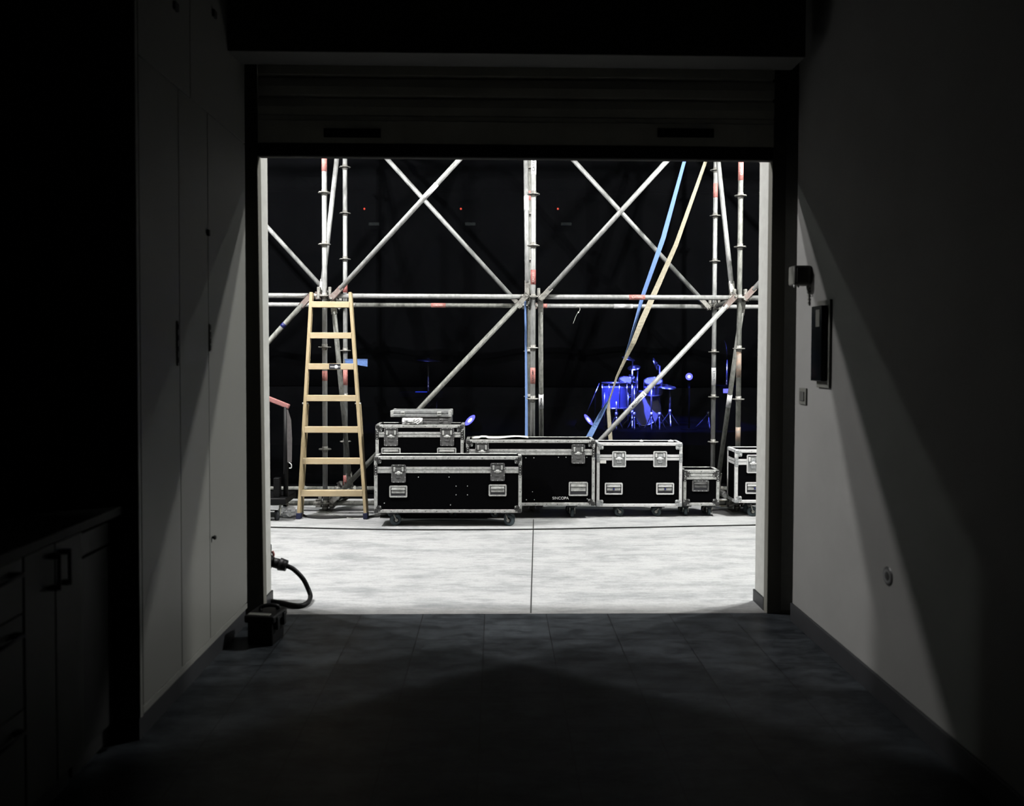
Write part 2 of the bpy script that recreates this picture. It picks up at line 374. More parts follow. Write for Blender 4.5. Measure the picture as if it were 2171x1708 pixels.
for i in range(3):
    dmb = MB().box((XL - .022, ys[i] + .0025, .136), (XL, ys[i + 1] - .0025, ZS - .003), .0015); dd = dmb.build('door', 'wardrobe_white', wr)
    if i < 2:                # slim vertical pull along the meeting edge
        zt = PX(370 if i == 0 else 437, 680 if i == 0 else 686, XL).z; zb = PX(370, 775 if i == 0 else 744, XL).z
        yh = ys[i + 1] - .03 if i == 0 else ys[i + 1] + .0
        yh = ys[i + 1] - .028 if i == 0 else ys[i + 1] + .012
        h = MB().box((XL, yh - .012, zb), (XL + .006, yh + .012, zt), .002)
        n_ = 4
        for k in range(n_):
            zz = zb + (zt - zb) * (k + .5) / n_; h.box((XL + .005, yh - .007, zz - .012), (XL + .009, yh + .007, zz + .012), .001)
        h.build('pull_strip', 'cabinet_dark' if i == 0 else 'grey_plastic', dd)
    if i == 2:
        k = PX(451, 1138, XL); MB().lathe([(0, .022), (.009, .02), (.012, .012), (.006, .006), (.006, 0)], (XL, ys[2] + .03, k.z), (1, 0, 0), 14).build('knob', 'rubber', dd)
        k = PX(434, 491, XL); MB().box((XL, ys[2] - .02, k.z - .015), (XL + .012, ys[2] + .0, k.z + .015), .002).build('stop_block', 'rubber', dd)
for a, b2, kx, ky in ((ys[0], PX(403, 100, XL).y, 370, 14), (PX(403, 100, XL).y, ys[3], 452, 30)):
    dmb = MB().box((XL - .022, a + .0025, ZS + .003), (XL, b2 - .0025, 3.66), .0015).build('cupboard_door', 'wardrobe_white', wr)
    k = PX(kx, ky, XL); MB().box((XL, k.y - .02, k.z - .018), (XL + .014, k.y + .02, k.z + .018), .003).build('knob', 'rubber', dmb)

XC = -1.47
def pull(par, x, y, z, vertical, L_=.1):
    h = MB(); v = Vector((0, 0, L_ / 2)) if vertical else Vector((0, L_ / 2, 0)); c_ = Vector((x, y, z))
    for s in (-1, 1): h.box(c_ + v * s - Vector((.0, .012, .008)), c_ + v * s + Vector((.03, .012, .008)), .002)
    h.tube(c_ - v * 1.15 + Vector((.03, 0, 0)), c_ + v * 1.15 + Vector((.03, 0, 0)), .006, 10)
    return h.build('handle', 'rubber', par)
yd0, yd1, yd2 = PX(50, 1200, XC).y, PX(117, 1200, XC).y, PX(176, 1200, XC).y
ca = thing('base_cabinet', (XC - .28, (yd0 + yd2) / 2, 0), 'white kitchen base cabinet with two narrow doors beside the dark gap', 'cabinet')
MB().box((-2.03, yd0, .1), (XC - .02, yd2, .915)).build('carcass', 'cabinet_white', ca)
MB().box((-2.03, yd0, 0), (XC - .06, yd2, .1)).build('plinth', 'cabinet_dark', ca)
for a, b2, yh in ((yd0, yd1, yd1 - .03), (yd1, yd2, yd1 + .035)):
    dd = MB().box((XC - .02, a + .003, .11), (XC, b2 - .003, .912), .002).build('door', 'cabinet_white', ca); pull(dd, XC, yh, .825, True, .105)
cb = thing('drawer_cabinet', (XC - .28, yd0 - .35, 0), 'white kitchen drawer unit at the far left edge', 'cabinet')
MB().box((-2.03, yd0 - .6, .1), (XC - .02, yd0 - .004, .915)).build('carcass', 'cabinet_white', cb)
MB().box((-2.03, yd0 - .6, 0), (XC - .06, yd0 - .004, .1)).build('plinth', 'cabinet_dark', cb)
for za, zb in ((.74, .912), (.44, .735), (.11, .435)):
    dd = MB().box((XC - .02, yd0 - .597, za), (XC, yd0 - .007, zb), .002).build('drawer', 'cabinet_white', cb); pull(dd, XC, yd0 - .12, zb - .04 if za > .7 else zb - .05, False, .12)
ap = thing('under_counter_appliance', (XC - .3, (yd2 + Y0) / 2, 0), 'black appliance under the worktop between cabinet and wardrobe', 'appliance')
MB().box((-2.02, yd2 + .006, .02), (XC - .05, Y0 - .03, .90), .004).build('body', 'cabinet_dark', ap)
MB().box((XC - .05, yd2 + .01, .1), (XC - .03, Y0 - .034, .80), .004).build('door', 'cabinet_dark', ap)
MB().box((XC - .05, yd2 + .01, .81), (XC - .028, Y0 - .034, .895), .004).build('control_panel', 'cabinet_dark', ap)
tag(MB().box((-2.03, 1.2, .918), (XC + .012, Y0 - .022, .952), .004).build('worktop', 'worktop'), 'dark kitchen worktop running to the wardrobe side', 'worktop')

# ------------------------------------------------------------------ things on the right wall
sb = thing('alarm_box', (XR - .045, 4.44, 1.98), 'small grey box high on the right wall beside the shutter guide', 'alarm')
a = PX(1722, 562, XR); q = PX(1722, 604, XR)
MB().box((XR - .10, a.y, q.z), (XR, a.y + .09, a.z), .012, 3).build('housing', 'grey_plastic', sb)
MB().box((XR - .085, a.y - .004, q.z + .015), (XR - .02, a.y + .002, a.z - .015), .003).build('cover', 'beam_paint', sb)
for k in (0, 1): MB().tube((XR - .09 + .022 * k, a.y + .02, q.z - .012), (XR - .09 + .022 * k, a.y + .02, q.z + .004), .005, 8).build('terminal', 'rivet', sb)
cbm = MB().path([(XR - .012, a.y + .03, q.z), (XR - .006, a.y + .028, q.z - .05), (XR - .004, a.y + .024, q.z - .11)], .004, 8, 3)
for k in range(5): cbm.box((XR - .012, a.y + .016, q.z - .02 - .02 * k), (XR - .001, a.y + .036, q.z - .012 - .02 * k))
cbm.build('cable_stub', 'grey_plastic', sb)
pn = thing('wall_panel', (XR - .03, 4.24, 1.6), 'tall glossy black panel in a pale frame on the right wall', 'wall panel')
a = PX(1765, 634, XR); q = PX(1763, 823, XR); ya, yb = a.y, PX(1737, 730, XR).y
MB().box((XR - .014, ya, q.z), (XR, yb, a.z), .002).build('backing', 'grey_plastic', pn)
MB().box((XR - .045, ya + .025, q.z + .035), (XR - .014, yb + .0, a.z - .03), .003).build('glass_front', 'glass_black', pn)
MB().box((XR - .047, ya + .05, a.z - .14), (XR - .0445, ya + .10, a.z - .05), .001).build('reflection_patch', 'grey_plastic', pn)  # pale patch painted in as a reflection on the glass
sw = thing('light_switch', (XR, 4.5, 1.31), 'small grey switch plate below the panel at the wall corner', 'switch')
a = PX(1712, 823, XR); q = PX(1697, 856, XR)
MB().box((XR - .010, a.y, q.z), (XR, q.y, a.z), .003).build('plate', 'grey_plastic', sw)
MB().box((XR - .015, a.y + .02, q.z + .02), (XR - .009, q.y - .02, a.z - .02), .002).build('rocker', 'beam_paint', sw)
c_ = PX(1883, 1221, XR)
ou = thing('wall_socket', c_, 'small dark round socket low on the right wall', 'socket')
MB().lathe([(0, .004), (.026, .005), (.040, .004), (.043, 0)], c_, (-1, 0, 0), 24).build('faceplate', 'steel_corner', ou)
MB().lathe([(0, .006), (.018, .006), (.021, .004)], c_, (-1, 0, 0), 20).build('insert', 'rubber', ou)

# ------------------------------------------------------------------ toolbox inside the door
f0, f1 = G(519, 1371), G(577, 1368)
tb = thing('toolbox', (f0 + f1) / 2 + Vector((.02, .14, 0)), 'closed black plastic toolbox on the tiles against the left door jamb', 'toolbox', rz=0)
ang = math.radians(-9); R3 = Matrix.Rotation(ang, 3, 'Z'); o0 = (f0 + f1) / 2 + Vector((.004, .01, 0)); w2, dp, hh = .070, .15, .16
def TB(x0, y0, z0, x1, y1, z1, bev=.006):
    c_ = Vector(((x0 + x1) / 2, (y0 + y1) / 2, (z0 + z1) / 2)); d_ = Vector((x1 - x0, y1 - y0, z1 - z0)); cc = o0 + R3 @ c_
    return MB().box(cc - d_ / 2, cc + d_ / 2, bev, 3, R3)
TB(-w2, 0, 0, w2, dp, .125, .008).build('tub', 'black_plastic', tb)
lid = TB(-w2 - .014, -.012, .12, w2 + .014, dp + .012, .160, .010).build('lid', 'black_plastic', tb)
TB(-w2 + .0, .0, .158, w2 - .02, .035, .163, .002).build('label', 'grey_plastic', lid)
hm = MB()
for sx in (-1, 1): pass
e0, e1 = o0 + R3 @ Vector((-.03, .075, .158)), o0 + R3 @ Vector((.045, .125, .158))
hm.path([e0, e0 + Vector((0, .01, .02)), (e0 + e1) / 2 + Vector((0, 0, .028)), e1 + Vector((0, -.01, .02)), e1], .011, 10, 5); hm.build('handle', 'black_plastic', tb)
for yy in (.02, .10): TB(w2 + .002, yy, .08, w2 + .022, yy + .03, .148, .004).build('latch', 'black_plastic', tb)

# ------------------------------------------------------------------ power plug and cable just outside the left jamb
YP = 5.03
pw = thing('power_cable', P(650, 1282, YP), 'thick black cable looping down from an industrial plug at the left jamb', 'cable')
a, q = P(572, 1190, YP), P(604, 1198, YP); dv = (q - a).normalized()
pm = MB(); pm.tube(a - dv * .06, a + dv * .02, .034, 20); pm.tube(a + dv * .015, q - dv * .012, .030, 20, .033); pm.tube(q - dv * .035, q + dv * .012, .040, 10, .034); pm.tube(a - dv * .01, a + dv * .01, .041, 20)
pm.build('plug', 'black_plastic', pw)
cp = [q + dv * .005, P(622, 1206, YP), P(642, 1226, YP), P(654, 1250, YP + .01), P(658, 1266, YP - .03), G(650, 1279, .016), G(634, 1283.5, .016), G(612, 1281, .016), G(590, 1276.5, .016), G(560, 1272, .016)]
MB().path(cp, .0145, 12, 5).build('cable', 'black_plastic', pw)
so = thing('wall_power_socket', (JL - .05, 5.0, .3), 'industrial socket on the outer face beside the left jamb', 'socket')
a0 = a - dv * .05
MB().box((JL - .16, 4.98, a0.z - .07), (JL - .01, 5.08, a0.z + .09), .01, 3).build('housing', 'black_plastic', so)
MB().path([P(577, 1168, 5.05), P(580, 1174, 5.05), P(578, 1182, 5.05)], .008, 8, 3).build('flap', 'foam_red', so)

# black cable lying across the yard
tag(MB().path([G(540, 1116.5, .006), G(640, 1118.5, .006), G(760, 1121, .006), G(900, 1122.5, .006), G(1130, 1121.5, .006), G(1350, 1117.5, .006), G(1500, 1114.5, .006), G(1700, 1110.5, .006)], .006, 8, 4).build('floor_cable', 'rubber'),
    'thin black cable lying across the concrete in front of the cases', 'cable')

# ------------------------------------------------------------------ scaffold
YF, YB, RT = 7.88, 8.85, .0242
sc = thing('scaffolding', (.3, 8.36, 0), 'galvanised tube scaffold with rosettes and diagonal braces behind the flight cases', 'scaffolding')
def vx(px, Y): return P(px, 700, Y).x
FX = [vx(688.5, YF), vx(1130, YF), vx(1567, YF)]; BX = [vx(732, YB), vx(1122.5, YB), vx(1514, YB)]
FX = [FX[0] - (FX[1] - FX[0])] + FX + [2 * FX[2] - FX[1]]; BX = [BX[0] - (BX[1] - BX[0])] + BX + [2 * BX[2] - BX[1]]
ZF, ZB = P(1130, 629, YF).z, P(1122, 648, YB).z
zf0, zb0 = P(700, 1066, YF).z, P(740, 1043.5, YB).z
zb0 = max(zb0, .06)
def sleeve(par, a, b_, r, m, text=None, size=.03, ink='ink', flip=False):
    s = MB().use(m); s.tube(a, b_, r, 18)
    if text:
        ax = (b_ - a).normalized()
        if flip: ax = -ax
        nn = Vector((0, -1, 0)); nn = (nn - ax * nn.dot(ax)).normalized(); up = nn.cross(ax)
        m4 = Matrix.Translation((a + b_) / 2 + nn * (r + .001)) @ Matrix((ax, up, nn)).transposed().to_4x4()
        s.use(ink).text(text, size, m4)
    return s.build('sticker', None, par)
def rosette(m, x, y, z):
    m.lathe([(RT, -.006), (.060, -.005), (.062, 0), (.060, .005), (RT, .006)], (x, y, z), n=8, smooth=False)
    m.tube((x, y, z - .03), (x, y, z + .03), RT + .0035, 16)
posts = {}
rr = MB(); rosette(rr, 0, 0, 0); ro = rr.build('rosette', 'wedge_steel'); ROS = ro.data; bpy.data.objects.remove(ro)
for row, xs, Y, z0 in (('F', FX, YF, ZF), ('B', BX, YB, ZB)):
    for i, x in enumerate(xs):
        mt = 'galvanised'
        if (row, i) in (('B', 2),): mt = 'galvanised_old'
        if (row, i) == ('F', 3): mt = 'galvanised_old'
        p = MB().use(mt)
        zbm = (zf0 if row == 'F' else zb0) - .0
        p.tube((x, Y, zbm - .03), (x, Y, 4.6), RT, 20)
        o = p.build('standard', None, sc)
        zz = z0 - 1.5
        for zr in [zbm] + [z0 - 1.5 + .5 * k for k in range(9 if 0 < i < 4 else 4)]:
            ro = bpy.data.objects.new('rosette', ROS); COL.objects.link(ro); ro.parent = o; ro.location = Vector((x, Y, zr)) - wloc(o)
        j = MB(); j.box((x - .07, Y - .07, 0), (x + .07, Y + .07, .006), .001); j.tube((x, Y, .006), (x, Y, max(zbm, .05)), .017, 14)
        j.tube((x, Y, .02), (x, Y, .045), .032, 12); j.build('base_jack', 'wedge_steel', o)
        posts[(row, i)] = o
def stick(key, py0, py1, m, text=None, **k):
    row, i = key; xs, Y = (FX, YF) if row == 'F' else (BX, YB); x = xs[i]
    px = P(0, 0, Y)
    a = P(1100, py0, Y).z; b_ = P(1100, py1, Y).z
    sleeve(posts[key], Vector((x, Y, b_)), Vector((x, Y, a)), RT + .0012, m, text, **k)
stick(('F', 1), 330, 367, 'sticker_red'); stick(('F', 1), 787, 808, 'sticker_red')
stick(('B', 1), 779, 817, 'sticker_red'); stick(('B', 1), 604, 622, 'sticker_darkred'); stick(('B', 1), 1007, 1033, 'sticker_darkred')
stick(('F', 2), 330, 370, 'sticker_white', 'CATARI', size=.036); stick(('F', 2), 572, 603, 'sticker_darkred', 'CATARI', size=.028, ink='ink_pale')
stick(('F', 2), 779, 813, 'sticker_red', 'CATARI', size=.030); stick(('B', 2), 405, 425, 'sticker_red')
stick(('F', 3), 335, 379, 'sticker_red', 'CATARI', size=.03, ink='sticker_white'); stick(('B', 3), 386, 416, 'sticker_red'); stick(('B', 3), 778, 815, 'sticker_white', 'CATARI 2', size=.03)
# rust on the lower part of the right front standard
a = P(1567, 745, YF).z; b2 = P(1567, 800, YF).z
sleeve(posts[('F', 3)], Vector((FX[3], YF, b2)), Vector((FX[3], YF, a)), RT + .0007, 'galvanised_rusty')
sleeve(posts[('F', 3)], Vector((FX[3], YF, P(1567, 935, YF).z)), Vector((FX[3], YF, P(1567, 905, YF).z)), RT + .0007, 'galvanised_rusty')
def wedge_end(m, p, d, red=False):
    """ledger head with its wedge, p = post axis point, d = direction away from the post"""
    d = Vector(d).normalized()
    m.use('bracket_red' if red else 'wedge_steel')
    a, b_ = p + d * .05, p + d * .115
    side = d.cross(Vector((0, 0, 1))).normalized()
    R = Matrix((d, side, Vector((0, 0, 1)))).transposed()
    c_ = p + d * .062
    m.box(c_ - Vector((.022, .022, .034)), c_ + Vector((.022, .022, .034)), .005, 2, R)
    m.use('wedge_steel'); c2 = p + d * .05 + Vector((0, 0, .02)); m.box(c2 - Vector((.014, .004, .06)), c2 + Vector((.014, .004, .06)), .002, 1, R)
    m.tube(a, b_, RT + .002, 14)
def ledger(xs, Y, z, i, mt='galvanised', red=()):
    m = MB().use(mt); A, B = Vector((xs[i], Y, z)), Vector((xs[i + 1], Y, z)); d = (B - A).normalized()
    m.tube(A + d * .07, B - d * .07, RT, 20); wedge_end(m, A, d, 0 in red); wedge_end(m, B, -d, 1 in red)
    return m.build('ledger', None, sc)
LF = [ledger(FX, YF, ZF, i, 'galvanised', (1,) if i == 0 else ()) for i in range(4)]
LB = [ledger(BX, YB, ZB, i, 'galvanised_old' if i == 1 else 'galvanised', (0,) if i == 2 else ()) for i in range(4)]
for i in range(4): ledger(FX, YF, ZF + 2.0, i); ledger(BX, YB, ZB + 2.0, i)
for i in range(4): ledger(FX, YF, zf0 + .0, i, 'galvanised_old'); ledger(BX, YB, zb0, i, 'galvanised_old')
def lst(par, Y, z, xa, xb, m, text=None, **k):
    a, b_ = P(xa, 640, Y), P(xb, 640, Y); sleeve(par, Vector((a.x, Y, z)), Vector((b_.x, Y, z)), RT + .0012, m, text, **k)
lst(LF[2], YF, ZF, 1333, 1367, 'sticker_red', 'CATARI', size=.03, ink='ink_pale')
lst(LB[1], YB, ZB, 914, 945, 'sticker_red', 'CATARI', size=.03, ink='ink_pale')
lst(LB[2], YB, ZB, 1301, 1341, 'sticker_white')
lst(LB[2], YB, ZB, 1151, 1160, 'sticker_red')
# transverse ledgers tying front and back
def cross_led(i, z0, z1):
    m = MB().use('galvanised_old'); A, B = Vector((FX[i], YF, z0)), Vector((BX[i], YB, z1)); d = (B - A).normalized()
    m.tube(A + d * .07, B - d * .07, RT, 18); wedge_end(m, A, d); wedge_end(m, B, -d); m.build('transom', None, sc)
for i in range(5): cross_led(i, ZF, ZB); cross_led(i, ZF + 2, ZB + 2); cross_led(i, zf0, zb0)
# diagonal braces
def brace(a, b_, mt='galvanised', ends=(1, 1), red=(0, 0), r=RT):
    a, b_ = Vector(a), Vector(b_); d = (b_ - a).normalized(); m = MB().use(mt); m.tube(a + d * .12, b_ - d * .12, r, 20)
    side = d.cross(Vector((0, 1, 0))).normalized()
    for k, (p, dd) in enumerate(((a, d), (b_, -d))):
        if not ends[k]: continue
        m.use('bracket_red' if red[k] else 'wedge_steel')
        R = Matrix((dd, Vector((0, 1, 0)) - dd * dd.y, side)).transposed()
        R = Matrix((dd, side.cross(dd).normalized(), side)).transposed()
        c_ = p + dd * .07
        # flattened, U-shaped brace end with its pin
        m.box(c_ - Vector((.08, .018, .026)), c_ + Vector((.08, .018, .026)), .004, 2, R)
        m.use('rivet_dark').box(c_ + R @ Vector((-.05, -.0195, -.012)) - Vector((0, 0, 0)), c_ + R @ Vector((-.05, -.0195, -.012)) + Vector((.0001, .0001, .0001)))
        m.use('wedge_steel').tube(p - Vector((0, .028, 0)), p + Vector((0, .026, 0)), .012, 10)
    return m.build('diagonal_brace', None, sc)
def bp2(px0, py0, px1, py1, Y, **k): return brace(P(px0, py0, Y), P(px1, py1, Y), **k)
def ext(px0, py0, px1, py1, px2):
    return py0 + (px2 - px0) * (py1 - py0) / (px1 - px0)
YFb, YBb = YF - .035, YB - .035
D1 = bp2(703, 632, 1113, ext(703, 632, 972, 340, 1113), YFb, red=(1, 0))
D2 = bp2(1117, 626, 704, 1062, YFb, mt='galvanised_old')
D3 = bp2(1146, 634, 1552, ext(1146, 634, 1412, 343, 1552), YFb)
D4 = bp2(1559, 628, 1146, 1068, YFb, red=(1, 0))
D5 = bp2(660, 625, 262, 1060, YFb, mt='galvanised_old', red=(1, 0))
D6 = bp2(1578, 634, 1990, 190, YFb, red=(1, 0))
bp2(255, 634, 660, 194, YFb)
D7 = bp2(722, 652, 340, 232, YBb)
D8 = bp2(1104, 650, 745, 253, YBb, mt='galvanised')
D9 = bp2(1503, 652, 1140, 257, YBb, mt='galvanised')
bp2(1900, 652, 1540, 262, YBb)
def band(par, pa, pb, Y, m, text=None, **k): sleeve(par, P(*pa, Y), P(*pb, Y), RT + .0013, m, text, **k)
a, q = P(703, 632, YFb), P(1113, ext(703, 632, 972, 340, 1113), YFb)
def on(par, A, B, pxa, pxb, m, text=None, **k):
    """sleeve on the tube A-B between the pixel columns pxa, pxb"""
    d = B - A
    def at(px):
        lo, hi = 0., 1.
        f = lambda t: ((CR.transposed() @ ((A + d * t) - Vector((0, 0, CAMZ)))))
        g_ = lambda t: (lambda v: W / 2 + FPX * v.x / -v.z)(f(t)) - px
        s0 = g_(0) > 0
        for _ in range(30):
            mid = (lo + hi) / 2
            if (g_(mid) > 0) == s0: lo = mid
            else: hi = mid
        return A + d * lo
    return sleeve(par, at(pxa), at(pxb), RT + .0013, m, text, **k)
on(D1, a, q, 900, 926, 'sticker_white')
on(D4, P(1559, 628, YFb), P(1146, 1068, YFb), 1337, 1367, 'sticker_white', 'MACHING 2', size=.033, flip=False)
on(D5, P(660, 625, YFb), P(262, 1060, YFb), 598, 604, 'ink_blue')
# braces that run from the front row to the back row
def tbrace(pa, pb, mt='galvanised', **k): return brace(pa, pb, mt, **k)
T = []
for i, (dx0, dx1) in ((1, (-.035, -.035)), (2, (-.055, -.055)), (3, (-.06, -.03))):
    T.append(tbrace((FX[i] + dx0, YF + .03, ZF + .03), (BX[i] + dx1, YB - .03, ZB + 2.0)))
for i, (dx0, dx1) in ((1, (.075, .055)), (2, (.075, .14)), (3, (.045, .045))):
    T.append(tbrace((FX[i] + dx0, YF + .03, ZF - .03), (BX[i] + dx1, YB - .03, zb0 + .05), 'galvanised_old'))
A_, B_ = Vector((FX[2] - .055, YF + .03, ZF + .03)), Vector((BX[2] - .055, YB - .03, ZB + 2.0))
def onz(par, A, B, pya, pyb, m, text=None, **k):
    d = B - A
    def at(py):
        best = min(range(401), key=lambda n: abs((lambda v: H / 2 - (FPX * v.y / -v.z - SHY * W))(CR.transposed() @ ((A + d * n / 400) - Vector((0, 0, CAMZ)))) - py)); return A + d * best / 400
    return sleeve(par, at(pya), at(pyb), RT + .0013, m, text, **k)
onz(T[1], A_, B_, 447, 417, 'sticker_white')
A_, B_ = Vector((FX[2] + .075, YF + .03, ZF - .03)), Vector((BX[2] + .14, YB - .03, zb0 + .05))
onz(T[4], A_, B_, 865, 835, 'sticker_white', 'CATARI', size=.03)
A_, B_ = Vector((FX[3] + .045, YF + .03, ZF - .03)), Vector((BX[3] + .045, YB - .03, zb0 + .05))
onz(T[5], A_, B_, 862, 836, 'sticker_white')
# node clusters: rosette wedges toward the viewer
nc = 0
for i, x in ((1, FX[1]), (2, FX[2]), (3, FX[3])):
    m = MB()
    for dx in (-.055, .055):
        m.box((x + dx - .013, YF - .03, ZF - .035), (x + dx + .013, YF + .01, ZF + .085), .003, 1)
    m.box((x - .035, YF - .062, ZF - .01), (x + .035, YF - .02, ZF + .01), .004, 2)
    m.build('wedge_head', 'wedge_steel', posts[('F', i)])

# ------------------------------------------------------------------ straps, zip tie
def strap(name, pts, widths, Y, wmax, m, label, pxm=1700.):
    P3 = [P(a, b_, (y if y else Y)) for (a, b_, *yy), y in ((p, p[2] if len(p) > 2 else None) for p in pts)]
    # refine
    Q, Wd = [], []
    for i in range(len(P3) - 1):
        for k in range(6):
            t = k / 6; Q.append(P3[i].lerp(P3[i + 1], t)); Wd.append(widths[i] * (1 - t) + widths[i + 1] * t)
    Q.append(P3[-1]); Wd.append(widths[-1]); V = []
    for i, p in enumerate(Q):
        d = (Q[min(i + 1, len(Q) - 1)] - Q[max(i - 1, 0)]).normalized(); side = d.cross(Vector((0, 1, 0))).normalized()
        w_ = Wd[i] / FPX * p.y; c_ = min(1, w_ / wmax); s_ = math.sqrt(1 - c_ * c_); V.append((side * c_ + Vector((0, 1, 0)) * s_) * wmax)
    return tag(MB().ribbon(Q, V).build(name, m), label, 'strap')
strap('ratchet_strap', [(1490, 200), (1450, 345), (1406, 505), (1362, 629), (1348, 680), (1335, 725), (1321, 765), (1304, 815), (1290, 850), (1272, 882), (1244, 935), (1215, 990)],
      [6, 8, 10.5, 9, 7, 5, 3, 2.5, 6, 10.5, 13, 13], 8.38, .058, 'strap_blue', 'long blue strap slanting down behind the front rail to the wide flight case')
strap('webbing_strap', [(1546, 200), (1495, 345), (1433, 519), (1384, 629), (1362, 678), (1343, 725), (1325, 762), (1307, 800), (1293, 846), (1287, 866)],
      [7, 8, 10, 12, 12.5, 11, 8, 5.5, 4, 3], 8.30, .06, 'strap_beige', 'long beige strap crossing beside the blue strap')
strap('hanging_strap', [(1291, 850), (1290, 872), (1293, 910), (1295, 945), (1296, 1000)], [5, 8, 8.5, 9, 9], 8.46, .045, 'strap_beige', 'short beige strap end hanging down behind the bright flight case')
strap('vertical_strap', [(1113.5, 634), (1115, 740), (1115.5, 800), (1116, 870), (1116, 930), (1116, 1000)], [3.6, 4.4, 5, 5.4, 6, 6], 8.15, .03, 'strap_blue', 'narrow blue strap hanging straight down beside the middle upright')
zt = P(1226, 655, YB - .03)
m = MB(); m.path([zt + Vector((-.03, 0, .02)), zt + Vector((0, -.01, .03)), zt + Vector((.02, 0, 0)), zt + Vector((.005, -.01, -.03))], .0025, 6, 4)
m.path([zt + Vector((.005, -.01, -.03)), P(1222, 668, YB - .05), P(1215, 686, YB - .05)], .0022, 6, 4); m.box(zt + Vector((-.008, -.018, -.045)), zt + Vector((.008, -.004, -.03)), .003)
tag(m.build('cable_tie', 'wire'), 'white cable tie hanging from the rear horizontal tube', 'cable tie')
bf = MB(); c0 = P(732, 762, 8.81); c1 = P(779, 762, 8.81); c2 = P(779, 777, 8.81); c3 = P(732, 769, 8.81)
vs = [bf.bm.verts.new(v) for v in (c0, c1, c2, c3)] + [bf.bm.verts.new(v + Vector((0, .012, 0))) for v in (c0, c1, c2, c3)]
fs = [bf.bm.faces.new([vs[i] for i in q]) for q in ((0, 1, 2, 3), (7, 6, 5, 4), (0, 4, 5, 1), (1, 5, 6, 2), (2, 6, 7, 3), (3, 7, 4, 0))]; bf._fin(fs)
bf.box(c0 + Vector((-.01, .0, -.004)), c1 + Vector((0, .02, .006)))
tag(bf.build('cloth_scrap', 'blue_fabric'), 'scrap of blue fabric behind the ladder beside the rear upright', 'cloth')

# ------------------------------------------------------------------ black mesh cloth behind the scaffold
YC = 9.5
zseam = P(1100, 820, YC).z
def drape(name, z0, z1, label, seed, amp=.035, step=.06):
    m = MB(); rnd = random.Random(seed); ph = [rnd.uniform(0, 6.28) for _ in range(6)]; fr = [2.1, 3.7, 6.3, 9.1, 1.1, 13]
    x = -5.0; rows = []
    nz = 10
    while x < 7.0:
        colv = []
        for k in range(nz + 1):
            z = z0 + (z1 - z0) * k / nz
            y = YC + amp * sum(math.sin(f * x + p_ + .5 * math.sin(z * 1.3 + p_)) * a for f, p_, a in zip(fr, ph, (1, .7, .45, .3, 1, .15)))
            colv.append(m.bm.verts.new((x, y, z)))
        rows.append(colv); x += step
    fs = []
    for A, B in zip(rows, rows[1:]):
        for k in range(nz): fs.append(m.bm.faces.new((A[k], B[k], B[k + 1], A[k + 1])))
    m._fin(fs, True); o = m.build(name, 'scrim'); md = o.modifiers.new('t', 'SOLIDIFY'); md.thickness = .0015
    return tag(o, label, 'curtain')
drape('scrim_curtain', zseam + .012, 5.2, 'upper panel of black mesh cloth hung behind the scaffold', 3)
drape('scrim_curtain', .0, zseam - .004, 'lower panel of black mesh cloth hung behind the scaffold', 3)

# ------------------------------------------------------------------ ladder
FL, FRt = G(634, 1099), G(776, 1099); TL, TR = P(661, 620, 7.74), P(743, 620, 7.74)
ld = thing('stepladder', (FL + FRt) / 2, 'wooden ladder with seven rungs leaning on the scaffold rail', 'ladder')
def rail(par, a, b_, w_, dpt, m, name):
    d = (b_ - a).normalized(); x = Vector((1, 0, 0)); x = (x - d * x.dot(d)).normalized(); y = d.cross(x)
    R = Matrix((x, y, d)).transposed(); c_ = (a + b_) / 2; hh = Vector((w_ / 2, dpt / 2, (b_ - a).length / 2))
    return MB().box(c_ - hh, c_ + hh, .004, 2, R).build(name, m, par)
for a, b_ in ((FL, TL), (FRt, TR)):
    up = (b_ - a).normalized()
    rail(ld, a + up * .05, b_, .030, .062, 'ladder_rail_wood', 'rail'); rail(ld, a, a + up * .055, .042, .08, 'blue_foot', 'foot')
H0, HT = FL.z, TL.z
hgr = []
for k, py in enumerate((645.5, 711, 776.5, 843.5, 910, 976.5, 1044.5)):
    zt_ = None
    lo, hi = 0., 1.
    for _ in range(30):
        t = (lo + hi) / 2; q = FL.lerp(TL, t); v = CR.transposed() @ (q - Vector((0, 0, CAMZ))); yy = H / 2 - (FPX * v.y / -v.z - SHY * W)
        if yy > py: lo = t
        else: hi = t
    a, b_ = FL.lerp(TL, t), FRt.lerp(TR, t); hgt = .058
    r_ = MB().box((a.x + .012, a.y - .036, a.z - hgt / 2), (b_.x - .012, a.y + .02, a.z + hgt / 2), .004, 2).build('rung', 'ladder_wood', ld)
    if k == 2:
        q = P(710, 776.5, a.y - .04); lb = MB().use('ink'); lb.box((q.x - .055, a.y - .039, q.z - .026), (q.x + .052, a.y - .0355, q.z + .026), .001)
        lb.use('sticker_white'); lb.lathe([(0, .0015), (.016, .0015), (.017, 0)], (q.x + .012, a.y - .039, q.z - .004), (0, -1, 0), 20)
        for kk in (-.042, -.03, -.018): lb.box((q.x + kk, a.y - .0405, q.z - .008), (q.x + kk + .007, a.y - .038, q.z + .002))
        for kk in (.03, .043): lb.box((q.x + kk, a.y - .0405, q.z - .008), (q.x + kk + .006, a.y - .038, q.z + .001))
        lb.build('label_plate', None, r_)
